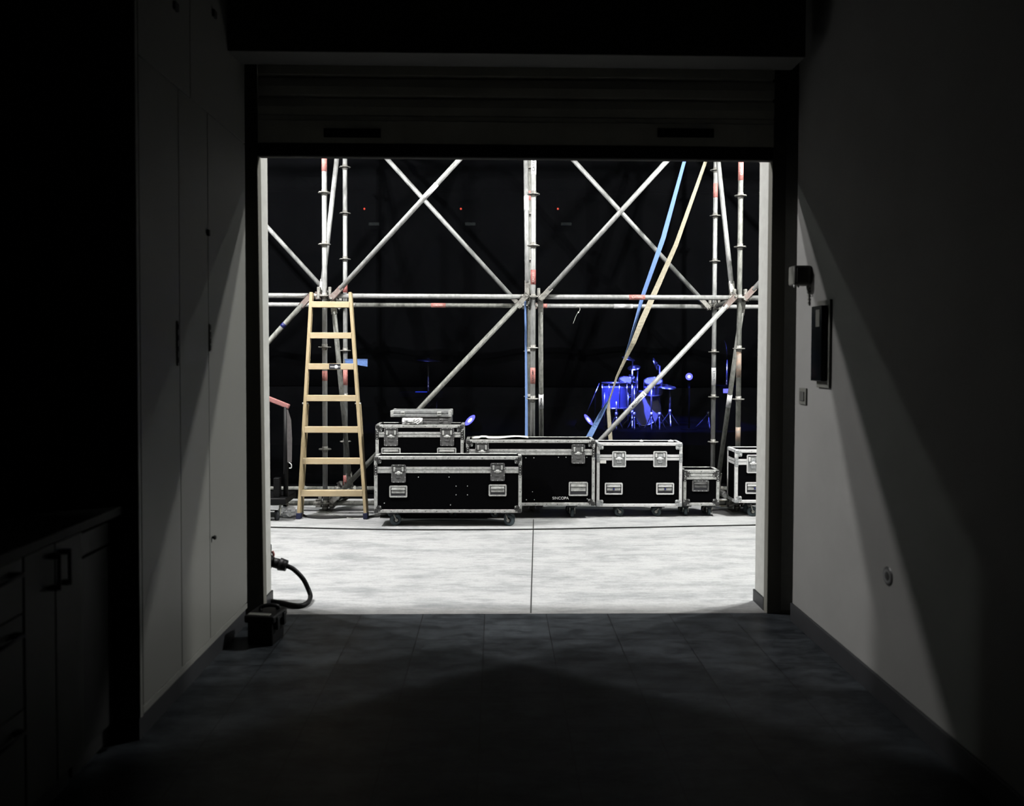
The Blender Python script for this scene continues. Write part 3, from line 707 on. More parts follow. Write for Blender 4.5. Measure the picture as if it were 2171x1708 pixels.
for a, b_, sx in ((FL, TL, 1), (FRt, TR, -1)):
    # folded rear frame behind the front rails, hinge bolts
    p0, p1 = a + Vector((.002 * sx, .085, .0)), a.lerp(b_, .5) + Vector((-.001 * sx, .075, 0))
    rail(ld, p0 + Vector((0, 0, .0)), p1, .026, .05, 'ladder_rail_wood', 'rear_rail')
    q = a.lerp(b_, .505); MB().tube(q + Vector((-.028, -.01, 0)), q + Vector((.028, -.01, 0)), .008, 10).build('hinge_bolt', 'rivet', ld)
for sx, px in ((1, 600 + 0), (-1, 0)): pass
for px in (647, 752):
    q = P(px, 1034, 7.5); MB().path([q + Vector((-.008, 0, -.012)), q + Vector((-.007, 0, .012)), q + Vector((.004, 0, .018)), q + Vector((.009, 0, .004)), q + Vector((.006, 0, -.012))], .002, 6, 3).build('hook', 'wire', ld)

# ------------------------------------------------------------------ flight cases
def flight_case(name, label, rect, Yf, depth, split, latches, handles, bright=False, wheels=((.12, 20), (.88, -15)), wr_=.05, lettering=None, lsize=(.078, .105), hsize=(.10, .068), extra=None, grp='flight cases lined up in front of the scaffold', rail_h=.058, yaw=0):
    x0, x1, yt, yb = rect
    a = P(x0, yt, Yf); b_ = P(x1, yb, Yf); X0, X1, Zt, Zb = a.x, b_.x, a.z, P((x0 + x1) / 2, yb, Yf).z
    wd_ = X1 - X0; hh = Zt - Zb
    t = thing(name, ((X0 + X1) / 2, Yf + depth / 2, 0), label, 'flight case', grp, yaw)
    O = Vector((0, -depth / 2, 0)); hw = wd_ / 2
    def bx(m, xa, ya, za, xb, yb_, zb, bev=0, seg=2): return m.box((xa, O.y + ya, za), (xb, O.y + yb_, zb), bev, seg)
    alu = 'alu_bright' if bright else 'alu_worn'; cor = 'steel_corner_bright' if bright else 'steel_corner'
    zs = P(x0, split, Yf).z
    m = MB(); bx(m, -hw + .006, .004, Zb + .006, hw - .006, depth - .004, zs - .003); m.build('body', 'laminate', t, local=True)
    m = MB(); bx(m, -hw + .006, .004, zs + .003, hw - .006, depth - .004, Zt - .004); m.build('lid', 'laminate', t, local=True)
    e = .030
    m = MB().use(alu)
    for y_ in (0, depth - e):
        for z_ in (Zb, Zt - e): bx(m, -hw + .01, y_, z_, hw - .01, y_ + e, z_ + e, .004)
        for x_ in (-hw, hw - e): bx(m, x_, y_, Zb + .01, x_ + e, y_ + e, Zt - .01, .004)
    for x_ in (-hw, hw - e):
        for z_ in (Zb, Zt - e): bx(m, x_, .01, z_, x_ + e, depth - .01, z_ + e, .004)
    m.use('rivet_dark' if not bright else 'alu_worn'); n = max(2, int(wd_ / .10))
    for k in range(n):
        xx = -hw + wd_ * (k + .5) / n
        for z_ in (Zb + e / 2, Zt - e / 2): m.tube((xx, O.y + .001, z_), (xx, O.y - .0015, z_), .0042, 8)
    n = max(2, int(hh / .11))
    for k in range(n):
        zz = Zb + hh * (k + .5) / n
        for x_ in (-hw + e / 2, hw - e / 2): m.tube((x_, O.y + .001, zz), (x_, O.y - .0015, zz), .0042, 8)
    m.build('edge_profiles', None, t, local=True)
    # closing profile: tongue and groove, front and sides
    m = MB().use(alu); rh = rail_h
    for za, zb in ((zs - rh / 2, zs - .0025), (zs + .0025, zs + rh / 2)):
        bx(m, -hw + e, -.001, za, hw - e, .006, zb, .0015); bx(m, -hw - .0, e, za, -hw + .006, depth - e, zb, .0015); bx(m, hw - .006, e, za, hw, depth - e, zb, .0015)
    m.use('ink'); bx(m, -hw + e, .001, zs - .0026, hw - e, .006, zs + .0026)
    m.use('rivet_dark' if not bright else 'alu_worn'); n = max(3, int(wd_ / .1))
    for k in range(n):
        xx = -hw + .04 + (wd_ - .08) * k / (n - 1)
        for dz in (-rh * .3, rh * .3): m.tube((xx, O.y, zs + dz), (xx, O.y - .0025, zs + dz), .003, 6)
    m.build('closing_profile', None, t, local=True)
    # corners
    for sx in (-1, 1):
        for y_, sy in ((0, 1), (depth, -1)):
            for z_, sz in ((Zb, 1), (Zt, -1)):
                m = MB().use(cor); cx = sx * (hw - .021); cy = O.y + y_ + sy * .021; cz = z_ + sz * .021
                m.box((cx - .024, cy - .024, cz - .024), (cx + .024, cy + .024, cz + .024), .014, 3)
                if sy > 0:
                    m.lathe([(0, .0045), (.013, .0045), (.015, .002), (.015, -.002)], (sx * (hw - .052), O.y, z_ + sz * .052), (0, -1, 0), 12)
                    m.box((sx * (hw - .052) - .014, O.y - .003, z_ + sz * .034 - .014), (sx * (hw - .052) + .014, O.y + .003, z_ + sz * .034 + .014))
                    m.box((sx * (hw - .034) - .014, O.y - .003, z_ + sz * .052 - .014), (sx * (hw - .034) + .014, O.y + .003, z_ + sz * .052 + .014))
                    m.use('rivet')
                    for dx, dz in ((.056, .056), (.02, .062), (.062, .02)): m.tube((sx * (hw - dx), O.y, z_ + sz * dz), (sx * (hw - dx), O.y - .007, z_ + sz * dz), .0048, 8)
                m.build('corner', None, t, local=True)
        # bracing corner at the split
        m = MB().use(cor); bx(m, sx * (hw - e / 2) - e / 2 - .001, -.0025, zs - .045, sx * (hw - e / 2) + e / 2 + .001, e, zs + .045, .003)
        m.use('rivet')
        for dz in (-.035, -.014, .014, .035): m.tube((sx * (hw - e / 2), O.y, zs + dz), (sx * (hw - e / 2), O.y - .006, zs + dz), .0045, 8)
        m.build('corner_brace', None, t, local=True)
    def loc(px, py): q = P(px, py, Yf); return q.x - t.location.x, q.z
    for px, py in latches:
        cx, cz = loc(px, py); lw, lh = lsize; lm = alu if bright else 'alu_dark'
        m = MB().use(lm); m.ring(cx, cz, lw, lh, .010, O.y - .007, O.y + .001); m.use('alu_dark' if not bright else 'alu_mid'); bx(m, cx - lw / 2 + .008, -.0022, cz - lh / 2 + .008, cx + lw / 2 - .008, .001, cz + lh / 2 - .008)
        m.use('rivet')
        for k in range(3):
            for sz in (-1, 1): m.tube((cx + (k - 1) * lw * .32, O.y - .006, cz + sz * (lh / 2 - .005)), (cx + (k - 1) * lw * .32, O.y - .0095, cz + sz * (lh / 2 - .005)), .0036, 8)
        for sx in (-1, 1):
            for sz in (-1, 1): m.tube((cx + sx * (lw / 2 - .005), O.y - .006, cz + sz * lh * .2), (cx + sx * (lw / 2 - .005), O.y - .0095, cz + sz * lh * .2), .0036, 8)
        lo_ = m.build('latch', None, t, local=True)
        m = MB().use(cor if bright else 'alu_dark')
        m.box((cx - lw * .17, O.y - .006, cz - lh * .26), (cx + lw * .17, O.y - .002, cz + lh * .28), .002)
        m.use('alu_worn' if not bright else 'alu_bright'); m.lathe([(0, .011), (.014, .010), (.018, .006), (.020, 0)], (cx, O.y - .002, cz + .004), (0, -1, 0), 14)
        m.box((cx - .032, O.y - .009, cz - .004), (cx + .032, O.y - .005, cz + .011), .002)
        m.box((cx - lw * .36, O.y - .007, cz + lh * .12), (cx - lw * .22, O.y - .002, cz + lh * .36), .002); m.box((cx + lw * .22, O.y - .007, cz + lh * .12), (cx + lw * .36, O.y - .002, cz + lh * .36), .002)
        m.build('butterfly', None, lo_, local=True)
    for px, py in handles:
        cx, cz = loc(px, py); w_, h_ = hsize; fm = 'alu_bright' if bright else 'alu_worn'
        if extra == 'darkhandle': fm = 'alu_dark'
        m = MB().use(fm); m.ring(cx, cz, w_ + .03, h_ + .022, .013, O.y - .006, O.y + .001); m.use('ink'); bx(m, cx - w_ / 2 - .004, -.0018, cz - h_ / 2 - .002, cx + w_ / 2 + .004, .001, cz + h_ / 2 + .002)  # flush panel coloured dark for the shadow beneath the grip
        m.use('rivet')
        for k in range(4):
            for sz in (-1, 1): m.tube((cx + (k - 1.5) * w_ * .28, O.y - .005, cz + sz * (h_ / 2 + .005)), (cx + (k - 1.5) * w_ * .28, O.y - .0085, cz + sz * (h_ / 2 + .005)), .0035, 8)
        ho = m.build('handle', None, t, local=True)
        m = MB().use('alu_dark' if fm == 'alu_dark' else 'alu_worn'); m.box((cx - w_ / 2 + .006, O.y - .005, cz - h_ / 2 + h_ * .3), (cx + w_ / 2 - .006, O.y - .0012, cz + h_ / 2 - .006), .002)
        m.use(fm).tube((cx - w_ / 2 + .004, O.y - .009, cz + h_ * .24), (cx + w_ / 2 - .004, O.y - .009, cz + h_ * .24), .0045, 8)
        if bright: m.use('ink_blue').box((cx - .007, O.y - .0125, cz - .012), (cx + .007, O.y - .004, cz + .009), .001)
        m.build('grip', None, ho, local=True)
    if lettering:
        q = loc(lettering[1], lettering[2]); m4 = Matrix.Translation((q[0], O.y + .0025, q[1])) @ Matrix.Rotation(PI / 2, 4, 'X')
        MB().use('alu_bright').text(lettering[0], lettering[3], m4).build('lettering', None, t, local=True)
    # casters
    for fr, an in wheels:
        for yy in (.07, depth - .07):
            cx = -hw + wd_ * fr; cy = O.y + yy; an_ = math.radians(an if yy < .1 else an + 40); R = Matrix.Rotation(an_, 3, 'Z')
            def q(x, y, z): return Vector((cx, cy, 0)) + R @ Vector((x, y, z))
            m = MB().use('wheel_black'); m.box((cx - .045, cy - .045, Zb - .012), (cx + .045, cy + .045, Zb + .002), .002)
            m.tube((cx, cy, Zb - .03), (cx, cy, Zb - .01), .026, 14)
            m.use('fork_steel'); off = .025
            for sy in (-1, 1):
                aa, bb_ = q(0, sy * .022, Zb - .02), q(off, sy * .022, wr_)
                d = (bb_ - aa); m.path([aa, (aa + bb_) / 2, bb_], .007, 6, 1)
                m.tube(q(off, sy * .019, wr_), q(off, sy * .027, wr_), .014, 10)
            co = m.build('caster', None, t, local=True)
            m = MB().use('wheel_grey'); ax = R @ Vector((0, 1, 0)); c_ = q(off, 0, wr_)
            m.lathe([(0, -.012), (wr_ * .45, -.012), (wr_ * .5, -.015), (wr_ * .88, -.015), (wr_, -.009), (wr_, .009), (wr_ * .88, .015), (wr_ * .5, .015), (wr_ * .45, .012), (0, .012)], c_, ax, 28)
            m.use('wheel_black').lathe([(0, -.0135), (wr_ * .42, -.0135), (wr_ * .46, -.0125)], c_, ax, 20); m.lathe([(0, .0135), (wr_ * .42, .0135), (wr_ * .46, .0125)], c_, ax, 20)
            m.build('wheel', None, co, local=True)
    return t, X0, X1, Zt, Zb
C1 = flight_case('flight_case', 'long low black flight case on casters, nearest the camera in front of the others', (793, 1106, 967, 1087), 7.14, .24, 996, [(845, 1003.5), (1055, 1000)], [(844.5, 1041.5), (1055, 1039)],
                 wheels=((.12, 25), (.9, -30)), wr_=.052, rail_h=.056, lsize=(.128, .160), hsize=(.13, .083))
C3 = flight_case('flight_case', 'tall black flight case with two aluminium briefcases on its lid, behind the long low case', (796, 983, 900, 1082), 7.50, .29, 921, [(829, 926), (948, 926)], [(829, 961), (947, 961)], wheels=((.15, 25), (.85, -30)), rail_h=.05, lsize=(.13, .168), hsize=(.15, .088))
C2 = flight_case('flight_case', 'wide worn black flight case with small white lettering, left of the bright one', (988, 1261, 932, 1072), 7.48, .31, 958, [(1226, 962), (1022, 958)], [(1226, 1036)],
                 wheels=((.2, 25), (.83, 80)), wr_=.045, rail_h=.055, lsize=(.126, .18), hsize=(.15, .11), lettering=('SINCOPA', 1188.5, 1056, .037))
C4 = flight_case('flight_case', 'black flight case with bright new silver edges and blue-tagged handles, middle right', (1265, 1446, 938, 1074), 7.55, .24, 969.5, [(1312.5, 973), (1399.5, 973)], [(1301, 1035.5), (1410, 1035.5)],
                 bright=True, wheels=((.25, 10), (.75, 160)), wr_=.045, rail_h=.055, lsize=(.13, .15), hsize=(.14, .09))
C5 = flight_case('flight_case', 'small black flight case with silver edges, lowest of the row', (1449, 1525, 996, 1072), 7.57, .24, 1010, [], [(1485, 1029.5)],
                 wheels=((.12, 80), (.78, 80)), wr_=.042, rail_h=.055, hsize=(.13, .085), extra='darkhandle')
C6 = flight_case('flight_case', 'black flight case half hidden by the right door jamb', (1559, 1740, 953, 1066), 7.55, .27, 979, [(1597, 983), (1690, 983)], [(1600, 1034), (1690, 1034)],
                 bright=True, wheels=((.2, 5), (.8, 5)), wr_=.048, rail_h=.055, lsize=(.125, .175), hsize=(.15, .09), yaw=0)
# screws on the long case front
m = MB()
for px, py in ((952, 1011), (967, 1030), (991, 1030), (967, 1048.5), (991, 1048.5), (955, 1070), (887, 1011), (815, 1066)):
    q = P(px, py, 7.144); m.tube(q, q + Vector((0, -.004, 0)), .0045, 8)
o = m.build('screws', 'rivet', C1[0])
m = MB()
for px, py in ((1115, 970), (1132, 970), (1184, 969), (1200, 969), (1244, 969), (1129, 1042), (1116, 1059), (1133, 1059), (1245, 1057), (1075, 970)):
    q = P(px, py, 7.484); m.tube(q, q + Vector((0, -.004, 0)), .0045, 8)
m.build('screws', 'rivet', C2[0])
# white tape on the bright case
q0, q1 = P(1272, 976, 7.55), P(1285, 982, 7.55); MB().box((q0.x, 7.546, q1.z), (q1.x, 7.556, q0.z), .001).build('tape', 'paper', C4[0])

# ------------------------------------------------------------------ briefcases on the tall case
zt3 = C3[3] + .003
def briefcase(px0, px1, z0, h_, Yf, dep, label, dull, mats, shift=0):
    a, b_ = P(px0, 880, Yf).x, P(px1, 880, Yf).x
    t = thing('briefcase', ((a + b_) / 2, Yf + dep / 2, z0), label, 'briefcase', 'aluminium briefcases stacked on the tall flight case')
    m = MB().use(dull)
    m.box((a, Yf, z0), (b_, Yf + dep, z0 + h_ * .46), .006, 2); m.build('base_shell', None, t)
    m = MB().use(dull); m.box((a, Yf, z0 + h_ * .5), (b_, Yf + dep, z0 + h_), .006, 2); m.build('lid_shell', None, t)
    m = MB().use('ink'); m.box((a + .004, Yf + .004, z0 + h_ * .44), (b_ - .004, Yf + dep - .004, z0 + h_ * .52)); m.build('seam', None, t)
    for x in (a, b_):
        for y in (Yf, Yf + dep):
            m = MB().use(mats); sx = 1 if x == a else -1; sy = 1 if y == Yf else -1
            m.box((min(x - .002 * sx, x + .03 * sx), min(y - .002 * sy, y + .03 * sy), z0 - .000), (max(x - .002 * sx, x + .03 * sx), max(y - .002 * sy, y + .03 * sy), z0 + h_ + .002), .007, 2); m.build('corner', None, t)
    for f in (.2, .8):
        x = a + (b_ - a) * f; m = MB().use(mats); m.box((x - .02, Yf - .006, z0 + h_ * .25), (x + .02, Yf + .002, z0 + h_ * .85), .003); m.tube((x - .016, Yf - .008, z0 + h_ * .7), (x + .016, Yf - .008, z0 + h_ * .7), .004, 8); m.build('clasp', None, t)
    return t
hA = .064
briefcase(852, 956, zt3, hA, 7.52, .26, 'dull aluminium briefcase, lower of the two, lying on the tall flight case', 'alu_dark', 'alu_dark')
briefcase(828, 957, zt3 + hA + .003, hA - .002, 7.51, .26, 'aluminium briefcase on top of the lower one, sticking out to the left', 'alu_mid', 'alu_worn')
# carrying handle with shiny film on the lower briefcase front
zb_ = zt3
m = MB(); rnd = random.Random(4); A = P(853, 885, 7.5); B = P(896, 899, 7.5)
cols, rowsn = 12, 5; gv = []
for i in range(cols + 1):
    r_ = []
    for j in range(rowsn + 1):
        r_.append(m.bm.verts.new((A.x + (B.x - A.x) * i / cols, 7.512 - .012 * math.sin(PI * j / rowsn) - rnd.uniform(0, .016), zb_ + .004 + (hA - .008) * j / rowsn)))
    gv.append(r_)
m._fin([m.bm.faces.new((gv[i][j], gv[i + 1][j], gv[i + 1][j + 1], gv[i][j + 1])) for i in range(cols) for j in range(rowsn)])
o = m.build('foil_wrap', 'alu_bright'); md = o.modifiers.new('t', 'SOLIDIFY'); md.thickness = .002
tag(o, 'crumpled shiny silver foil against the front of the lower briefcase', 'foil')
# paper on the wide case
zt2 = C2[3]
m = MB(); xa, xb = P(1000, 930, 7.6).x, P(1120, 930, 7.6).x; n = 24; gv = []
for i in range(n + 1):
    x = xa + (xb - xa) * i / n; t = i / n
    hgt = .004 + .014 * t + .012 * math.sin(9 * t + 1) * t + (.012 if .15 < t < .28 else 0)
    gv.append([m.bm.verts.new((x, 7.56 + .2 * j / 4, zt2 + .004 + max(.002, hgt * (1 - .2 * abs(j - 1))))) for j in range(5)])
m._fin([m.bm.faces.new((gv[i][j], gv[i + 1][j], gv[i + 1][j + 1], gv[i][j + 1])) for i in range(n) for j in range(4)], True)
o = m.build('paper_sheet', 'paper'); md = o.modifiers.new('t', 'SOLIDIFY'); md.thickness = .006; md.offset = -1
tag(o, 'crumpled white paper lying on the wide worn flight case', 'paper')
zt4 = C4[3]
for px, sz in ((1358, .02), (1420, .03)):
    q = P(px, 936, 7.7); m = MB(); m.lathe([(0, .018), (sz * .5, .012), (sz, .0)], (q.x, 7.66, zt4 + .001), n=7, smooth=False)
    tag(m.build('tape_scrap', 'paper'), 'small white tape scrap on the %s of the bright flight case lid' % ('middle' if px < 1400 else 'right end'), 'tape')

# ------------------------------------------------------------------ bits on the ground behind the ladder and between cases
q = G(607, 1098)
m = MB(); rnd = random.Random(9)
bmx = m.bm; r = bmesh.ops.create_icosphere(bmx, subdivisions=3, radius=1)
for v in r['verts']:
    k = 1 + rnd.uniform(-.22, .22); v.co = Vector((v.co.x * .10 * k, v.co.y * .07 * k, max(-.0, v.co.z * .055 * k + .045))) + q + Vector((0, .06, .001))
m._fin(bmx.faces); tag(m.build('plastic_bag', 'film'), 'crumpled clear plastic bag on the ground left of the ladder foot', 'bag')
tag(MB().path([G(690, 1087, .03), G(700, 1089, .012), G(716, 1092, .004), G(735, 1097, .004), G(760, 1100, .004)], .0035, 6, 4).build('white_cord', 'wire'), 'thin white cord lying on the ground behind the ladder', 'cord')
tag(MB().path([G(640, 1090, .006), G(655, 1096, .006), G(690, 1098, .006), G(740, 1096, .006), G(790, 1095, .006), G(860, 1093, .006)], .012, 8, 4).build('ground_cable', 'rubber'), 'thick black cable on the ground behind the ladder feet', 'cable')
m = MB(); b0 = Vector((FX[1] + .06, YF + .12, .0))
for k, (dx, dy, hz) in enumerate(((.12, .02, .16), (.18, .05, .14), (.15, -.03, .11))): m.path([b0 + Vector((0, dy, .05)), b0 + Vector((dx * .5, dy, hz * .6)), b0 + Vector((dx, dy, hz))], .008, 6, 4)
m.tube(P(716, 1022, 8.1), P(724, 1034, 8.1), .016, 8, .008)
tag(m.build('cable_bundle', 'strap_grey'), 'bundle of dull cable ends at the foot of the left upright', 'cable')
a, b_ = G(1523, 1040, .1), G(1538, 1050, .05)
a, b_ = P(1521, 1038, 8.0), P(1538, 1049, 7.86)
t = MB().use('galvanised'); t.tube(a + (a - b_) * .8 , b_, .03, 18); t.use('sticker_white').tube(b_ + (a - b_) * .15, b_ - (a - b_) * .02, .0305, 18)
tag(t.build('pipe_end', None), 'short loose metal pipe end between the small case and the right case', 'pipe')
tag(MB().box((P(1522, 1060, 8.2).x, 8.1, 0), (P(1546, 1060, 8.2).x, 8.2, .05), .004).build('timber_block', 'strap_beige'), 'pale timber block on the ground right of the small case', 'timber')
# pallets/boards under the wide case seen as dark blocks
# stage cart at the left edge
ct = thing('equipment_cart', G(575, 1106) + Vector((0, .2, 0)), 'black equipment cart with faded red handle bar beside the left jamb', 'cart')
YK = 7.35
a = P(520, 1058, YK); b_ = P(610, 1058, YK)
MB().box((a.x, YK - .0, P(590, 1070, YK).z), (b_.x - .02, YK + .4, P(590, 1056, YK).z), .01).build('deck', 'black_plastic', ct)
MB().box((P(576, 1000, YK).x, YK + .05, P(590, 1056, YK).z), (P(589, 1000, YK).x, YK + .12, P(590, 1015, YK).z), .004).build('post', 'black_plastic', ct)
MB().tube(P(606, 1058, YK + .1), P(606, 862, YK + .1), .022, 14).build('post', 'black_plastic', ct)
q0, q1 = P(530, 829, YK + .1), P(613, 862, YK + .1); d = (q1 - q0).normalized(); sd = d.cross(Vector((0, 1, 0))); R = Matrix((d, Vector((0, 1, 0)), sd)).transposed()
cc = (q0 + q1) / 2; MB().box(cc - Vector(((q1 - q0).length / 2, .02, .022)), cc + Vector(((q1 - q0).length / 2, .02, .022)), .008, 2, R).build('handle_bar', 'foam_red', ct)
for px in (583,):
    c_ = G(584, 1105) + Vector((0, .05, .045)); m = MB().use('wheel_black'); m.lathe([(0, -.016), (.045, -.016), (.047, 0), (.045, .016), (0, .016)], c_, (1, .5, 0), 24)
    m.build('wheel', None, ct); m = MB(); zt_ = P(590, 1070, YK).z
    m.path([c_ + Vector((.02, 0, 0)), c_ + Vector((.03, .0, .03)), Vector((c_.x + .02, c_.y + .03, zt_))], .011, 8, 3); m.build('fork', 'fork_steel', ct)
for dx, dy in ((-.28, .05), (-.28, .33), (0, .33)):
    c_ = G(584, 1105) + Vector((dx, .05 + dy - .05, .045)); MB().lathe([(0, -.016), (.045, -.016), (.047, 0), (.045, .016), (0, .016)], c_, (1, .2, 0), 20).build('wheel', 'wheel_black', ct)
    MB().path([c_ + Vector((.02, 0, 0)), c_ + Vector((.03, .0, .03)), Vector((c_.x + .01, c_.y, P(590, 1070, YK).z))], .011, 8, 3).build('fork', 'fork_steel', ct)
m = MB(); Q = [P(609, 868, YK + .06), P(613, 890, YK + .06), P(614, 930, YK + .06), P(614, 980, YK + .06)]
m.use('strap_grey').ribbon(Q, [(.012, 0, 0), (.036, 0, 0), (.046, 0, 0), (.040, 0, 0)], .004); m.use('rivet'); e = P(615, 987, YK + .06)
m.path([e + Vector((-.01, 0, .03)), e + Vector((.012, 0, .01)), e + Vector((.01, 0, -.02)), e + Vector((-.008, 0, -.022))], .005, 8, 3)
tag(m.build('hook_strap', None), 'grey strap with a metal hook hanging from the cart handle', 'strap')

# ------------------------------------------------------------------ stage behind the cloth
YS = 13.0; ZSG = P(1345, 905, YS).z
struct(MB().box((-6, 10.4, -.01), (9, 18, ZSG)).build('stage_deck', 'stage_black'), 'black stage deck behind the mesh cloth')
def stand(name, base, topz, label, cat, arm=None, feet=.22, grp=None, mt='chrome'):
    t = thing(name, base, label, cat, grp); base = Vector(base)
    MB().tube(base + Vector((0, 0, .12)), Vector((base.x, base.y, topz)), .014, 12).build('pole', mt, t)
    for k in range(3):
        an = 2 * PI * k / 3 + .4; MB().path([base + Vector((0, 0, .24)), base + Vector((math.cos(an) * feet * .5, math.sin(an) * feet * .5, .12)), base + Vector((math.cos(an) * feet, math.sin(an) * feet, .012))], .010, 8, 2).build('leg', mt, t)
    MB().tube(base + Vector((0, 0, .2)), base + Vector((0, 0, .28)), .024, 12).build('clamp', mt, t)
    return t
def cymbal(t, c, axis, r, m='cymbal'):
    MB().lathe([(.006, .030), (.018, .028), (.035, .012), (r * .5, .004), (r, -.012), (r, -.014), (r * .5, .002), (.03, .009), (.006, .026)], c, axis, 36).build('cymbal', m, t)
def base_at(px, Y): return Vector((P(px, 850, Y).x, Y, ZSG))
cyl = (('tallest', (1333, 759), (.25, -.22, 1), .11), ('left', (1344, 778), (-.2, -.4, 1), .11), ('far right', (1391, 771), (1, -.4, .35), .11), ('low middle', (1343, 801), (.7, -.4, .8), .09), ('right', (1413, 818), (.1, -.22, 1), .16))
for i, (nm, (px, py), ax, r_) in enumerate(cyl):
    Y = YS + (.0, .5, .3, -.2, .1)[i]; c_ = P(px, py, Y); bs = Vector((c_.x + (.06 if i != 3 else -.02), Y, ZSG))
    t = stand('cymbal_stand', bs, c_.z - .03, 'blue lit cymbal on its chrome stand, %s of the drum kit' % nm, 'cymbal', grp='cymbals of the drum kit behind the cloth', feet=.18)
    cymbal(t, c_, ax, r_); MB().tube(Vector((bs.x, Y, c_.z - .04)), c_, .009, 8).build('arm', 'chrome', t)
def drum(name, c_, axis, r, dep, label, legs=0):
    c_ = Vector(c_); ax = Vector(axis).normalized(); t = thing(name, c_, label, 'drum', 'drums of the kit behind the cloth')
    MB().lathe([(r, -dep / 2), (r, dep / 2)], c_, ax, 36).build('shell', 'drum_shell', t)
    for s in (-1, 1):
        e = c_ + ax * s * dep / 2
        MB().lathe([(0, .002 * s), (r * .98, .002 * s), (r, 0)], e, ax, 36).build('drum_head', 'drum_head', t)
        MB().lathe([(r + .002, -.012), (r + .014, -.012), (r + .014, .012), (r + .002, .012), (r + .002, -.012)], e, ax, 36).build('hoop', 'chrome', t)
    q = ax.to_track_quat('Z', 'Y').to_matrix()
    for k in range(8):
        u = q @ Vector((math.cos(k * PI / 4 + .2), math.sin(k * PI / 4 + .2), 0)) * (r + .012)
        MB().tube(c_ + u - ax * dep * .46, c_ + u + ax * dep * .46, .0055, 6).build('tension_rod', 'chrome', t)
    for k in range(legs):
        u = q @ Vector((math.cos(k * 2 * PI / legs + .6), math.sin(k * 2 * PI / legs + .6), 0)) * (r + .02); pp = c_ + u
        MB().tube((pp.x, pp.y, ZSG), (pp.x, pp.y, c_.z + .05), .009, 8).build('leg', 'chrome', t)
    return t
q = P(1306, 842, YS - .2); drum('floor_tom', (q.x - .02, YS - .2, q.z + .03), (0, 0, 1), .20, .40, 'blue floor tom at the left of the drum kit behind the cloth', 3)
q = P(1330, 818, YS); drum('tom_drum', (q.x, YS, q.z), (.1, -.35, 1), .14, .2, 'blue tom drum mounted between the floor tom and stands')
q = P(1385, 820, YS + .1); drum('tom_drum', (q.x, YS + .1, q.z), (-.1, -.4, 1), .14, .2, 'blue tom drum right of the middle of the kit')
q = P(1362, 868, YS + .3); drum('bass_drum', (q.x, YS + .35, ZSG + .29), (0, -1, 0), .27, .38, 'dark bass drum at the middle of the kit, behind the chrome stands')
for px, nm, top in ((1307, 'under the floor tom', 850), (1345, 'at the middle of the kit', 822), (1381, 'right of the middle of the kit', 822), (1398, 'short, at the kit front', 880)):
    bs = base_at(px, YS - .55); stand('drum_hardware_stand', bs, P(px, top, YS - .55).z, 'bright chrome stand %s' % nm, 'stand', feet=.12, grp='chrome stands at the drum kit')
# round lamp above kit, keyboard, microphone stands
def par_can(c_, nrm, r, label, lens='lens_blue', core=True):
    c_ = Vector(c_); n = Vector(nrm).normalized(); t = thing('stage_lamp', c_, label, 'stage lamp', 'small blue stage lamps behind the cloth')
    MB().lathe([(0, -.22), (r * .6, -.22), (r * .95, -.12), (r * 1.05, 0), (r * 1.05, .012), (r, .012)], c_, n, 24).build('can', 'stage_black', t)
    MB().lathe([(0, .004), (r, .002)], c_, n, 24).build('lens', lens, t)
    if core: MB().lathe([(0, .007), (r * .42, .006)], c_, n, 20).build('bulb', 'lens_core', t)
    m = MB(); b0 = c_ - n * .12; side = n.cross(Vector((0, 1, 0))).normalized() * (r * 1.15)
    m.path([b0 + side, b0 + side * .9 - Vector((0, 0, .14)), b0 - side * .9 - Vector((0, 0, .14)), b0 - side], .007, 6, 3); m.build('yoke', 'stage_black', t)
    return t
par_can(P(997, 891, 12.2), (-.62, -.42, .66), .105, 'blue stage lamp glowing behind the briefcases, tilted up to the left')
par_can(P(1247, 890, 12.2), (.68, -.36, .58), .105, 'blue stage lamp glowing behind the straps, tilted up to the right')
t = par_can(P(1461, 798, 12.5), (-.25, -1, .05), .055, 'small round blue stage lamp on a pole right of the drum kit')
q = P(1461, 798, 12.5); MB().tube((q.x + .03, 12.6, ZSG), (q.x + .03, 12.6, q.z - .1), .012, 10).build('pole', 'stage_black', t); MB().lathe([(0, 0), (.13, 0), (.13, .012), (0, .02)], (q.x + .03, 12.6, ZSG), n=20).build('base', 'stage_black', t)
for px, py, t_, nm in ((925, 832, 763, 'left'), (1240, 882, 815, 'slanting'), (1502, 905, 830, 'right')):
    if nm == 'slanting':
        t = thing('boom_stand', base_at(1242, 12.6), 'slanting thin microphone boom lit blue left of the drum kit', 'microphone stand'); MB().tube(P(1240, 885, 12.6), P(1271, 812, 12.6), .007, 8).build('boom', 'chrome', t); MB().tube(P(1262, 833, 12.6), base_at(1262, 12.6), .009, 8).build('pole', 'stage_black', t)
        MB().lathe([(0, 0), (.12, 0), (.12, .012), (0, .02)], base_at(1262, 12.6), n=20).build('base', 'stage_black', t)
    else:
        bs = base_at(px, 12.8); stand('microphone_stand', bs, P(px, py - 5, 12.8).z, 'thin chrome microphone stand behind the cloth, %s of the drum kit' % ('far left' if nm == 'left' else 'right'), 'microphone stand', feet=.2)
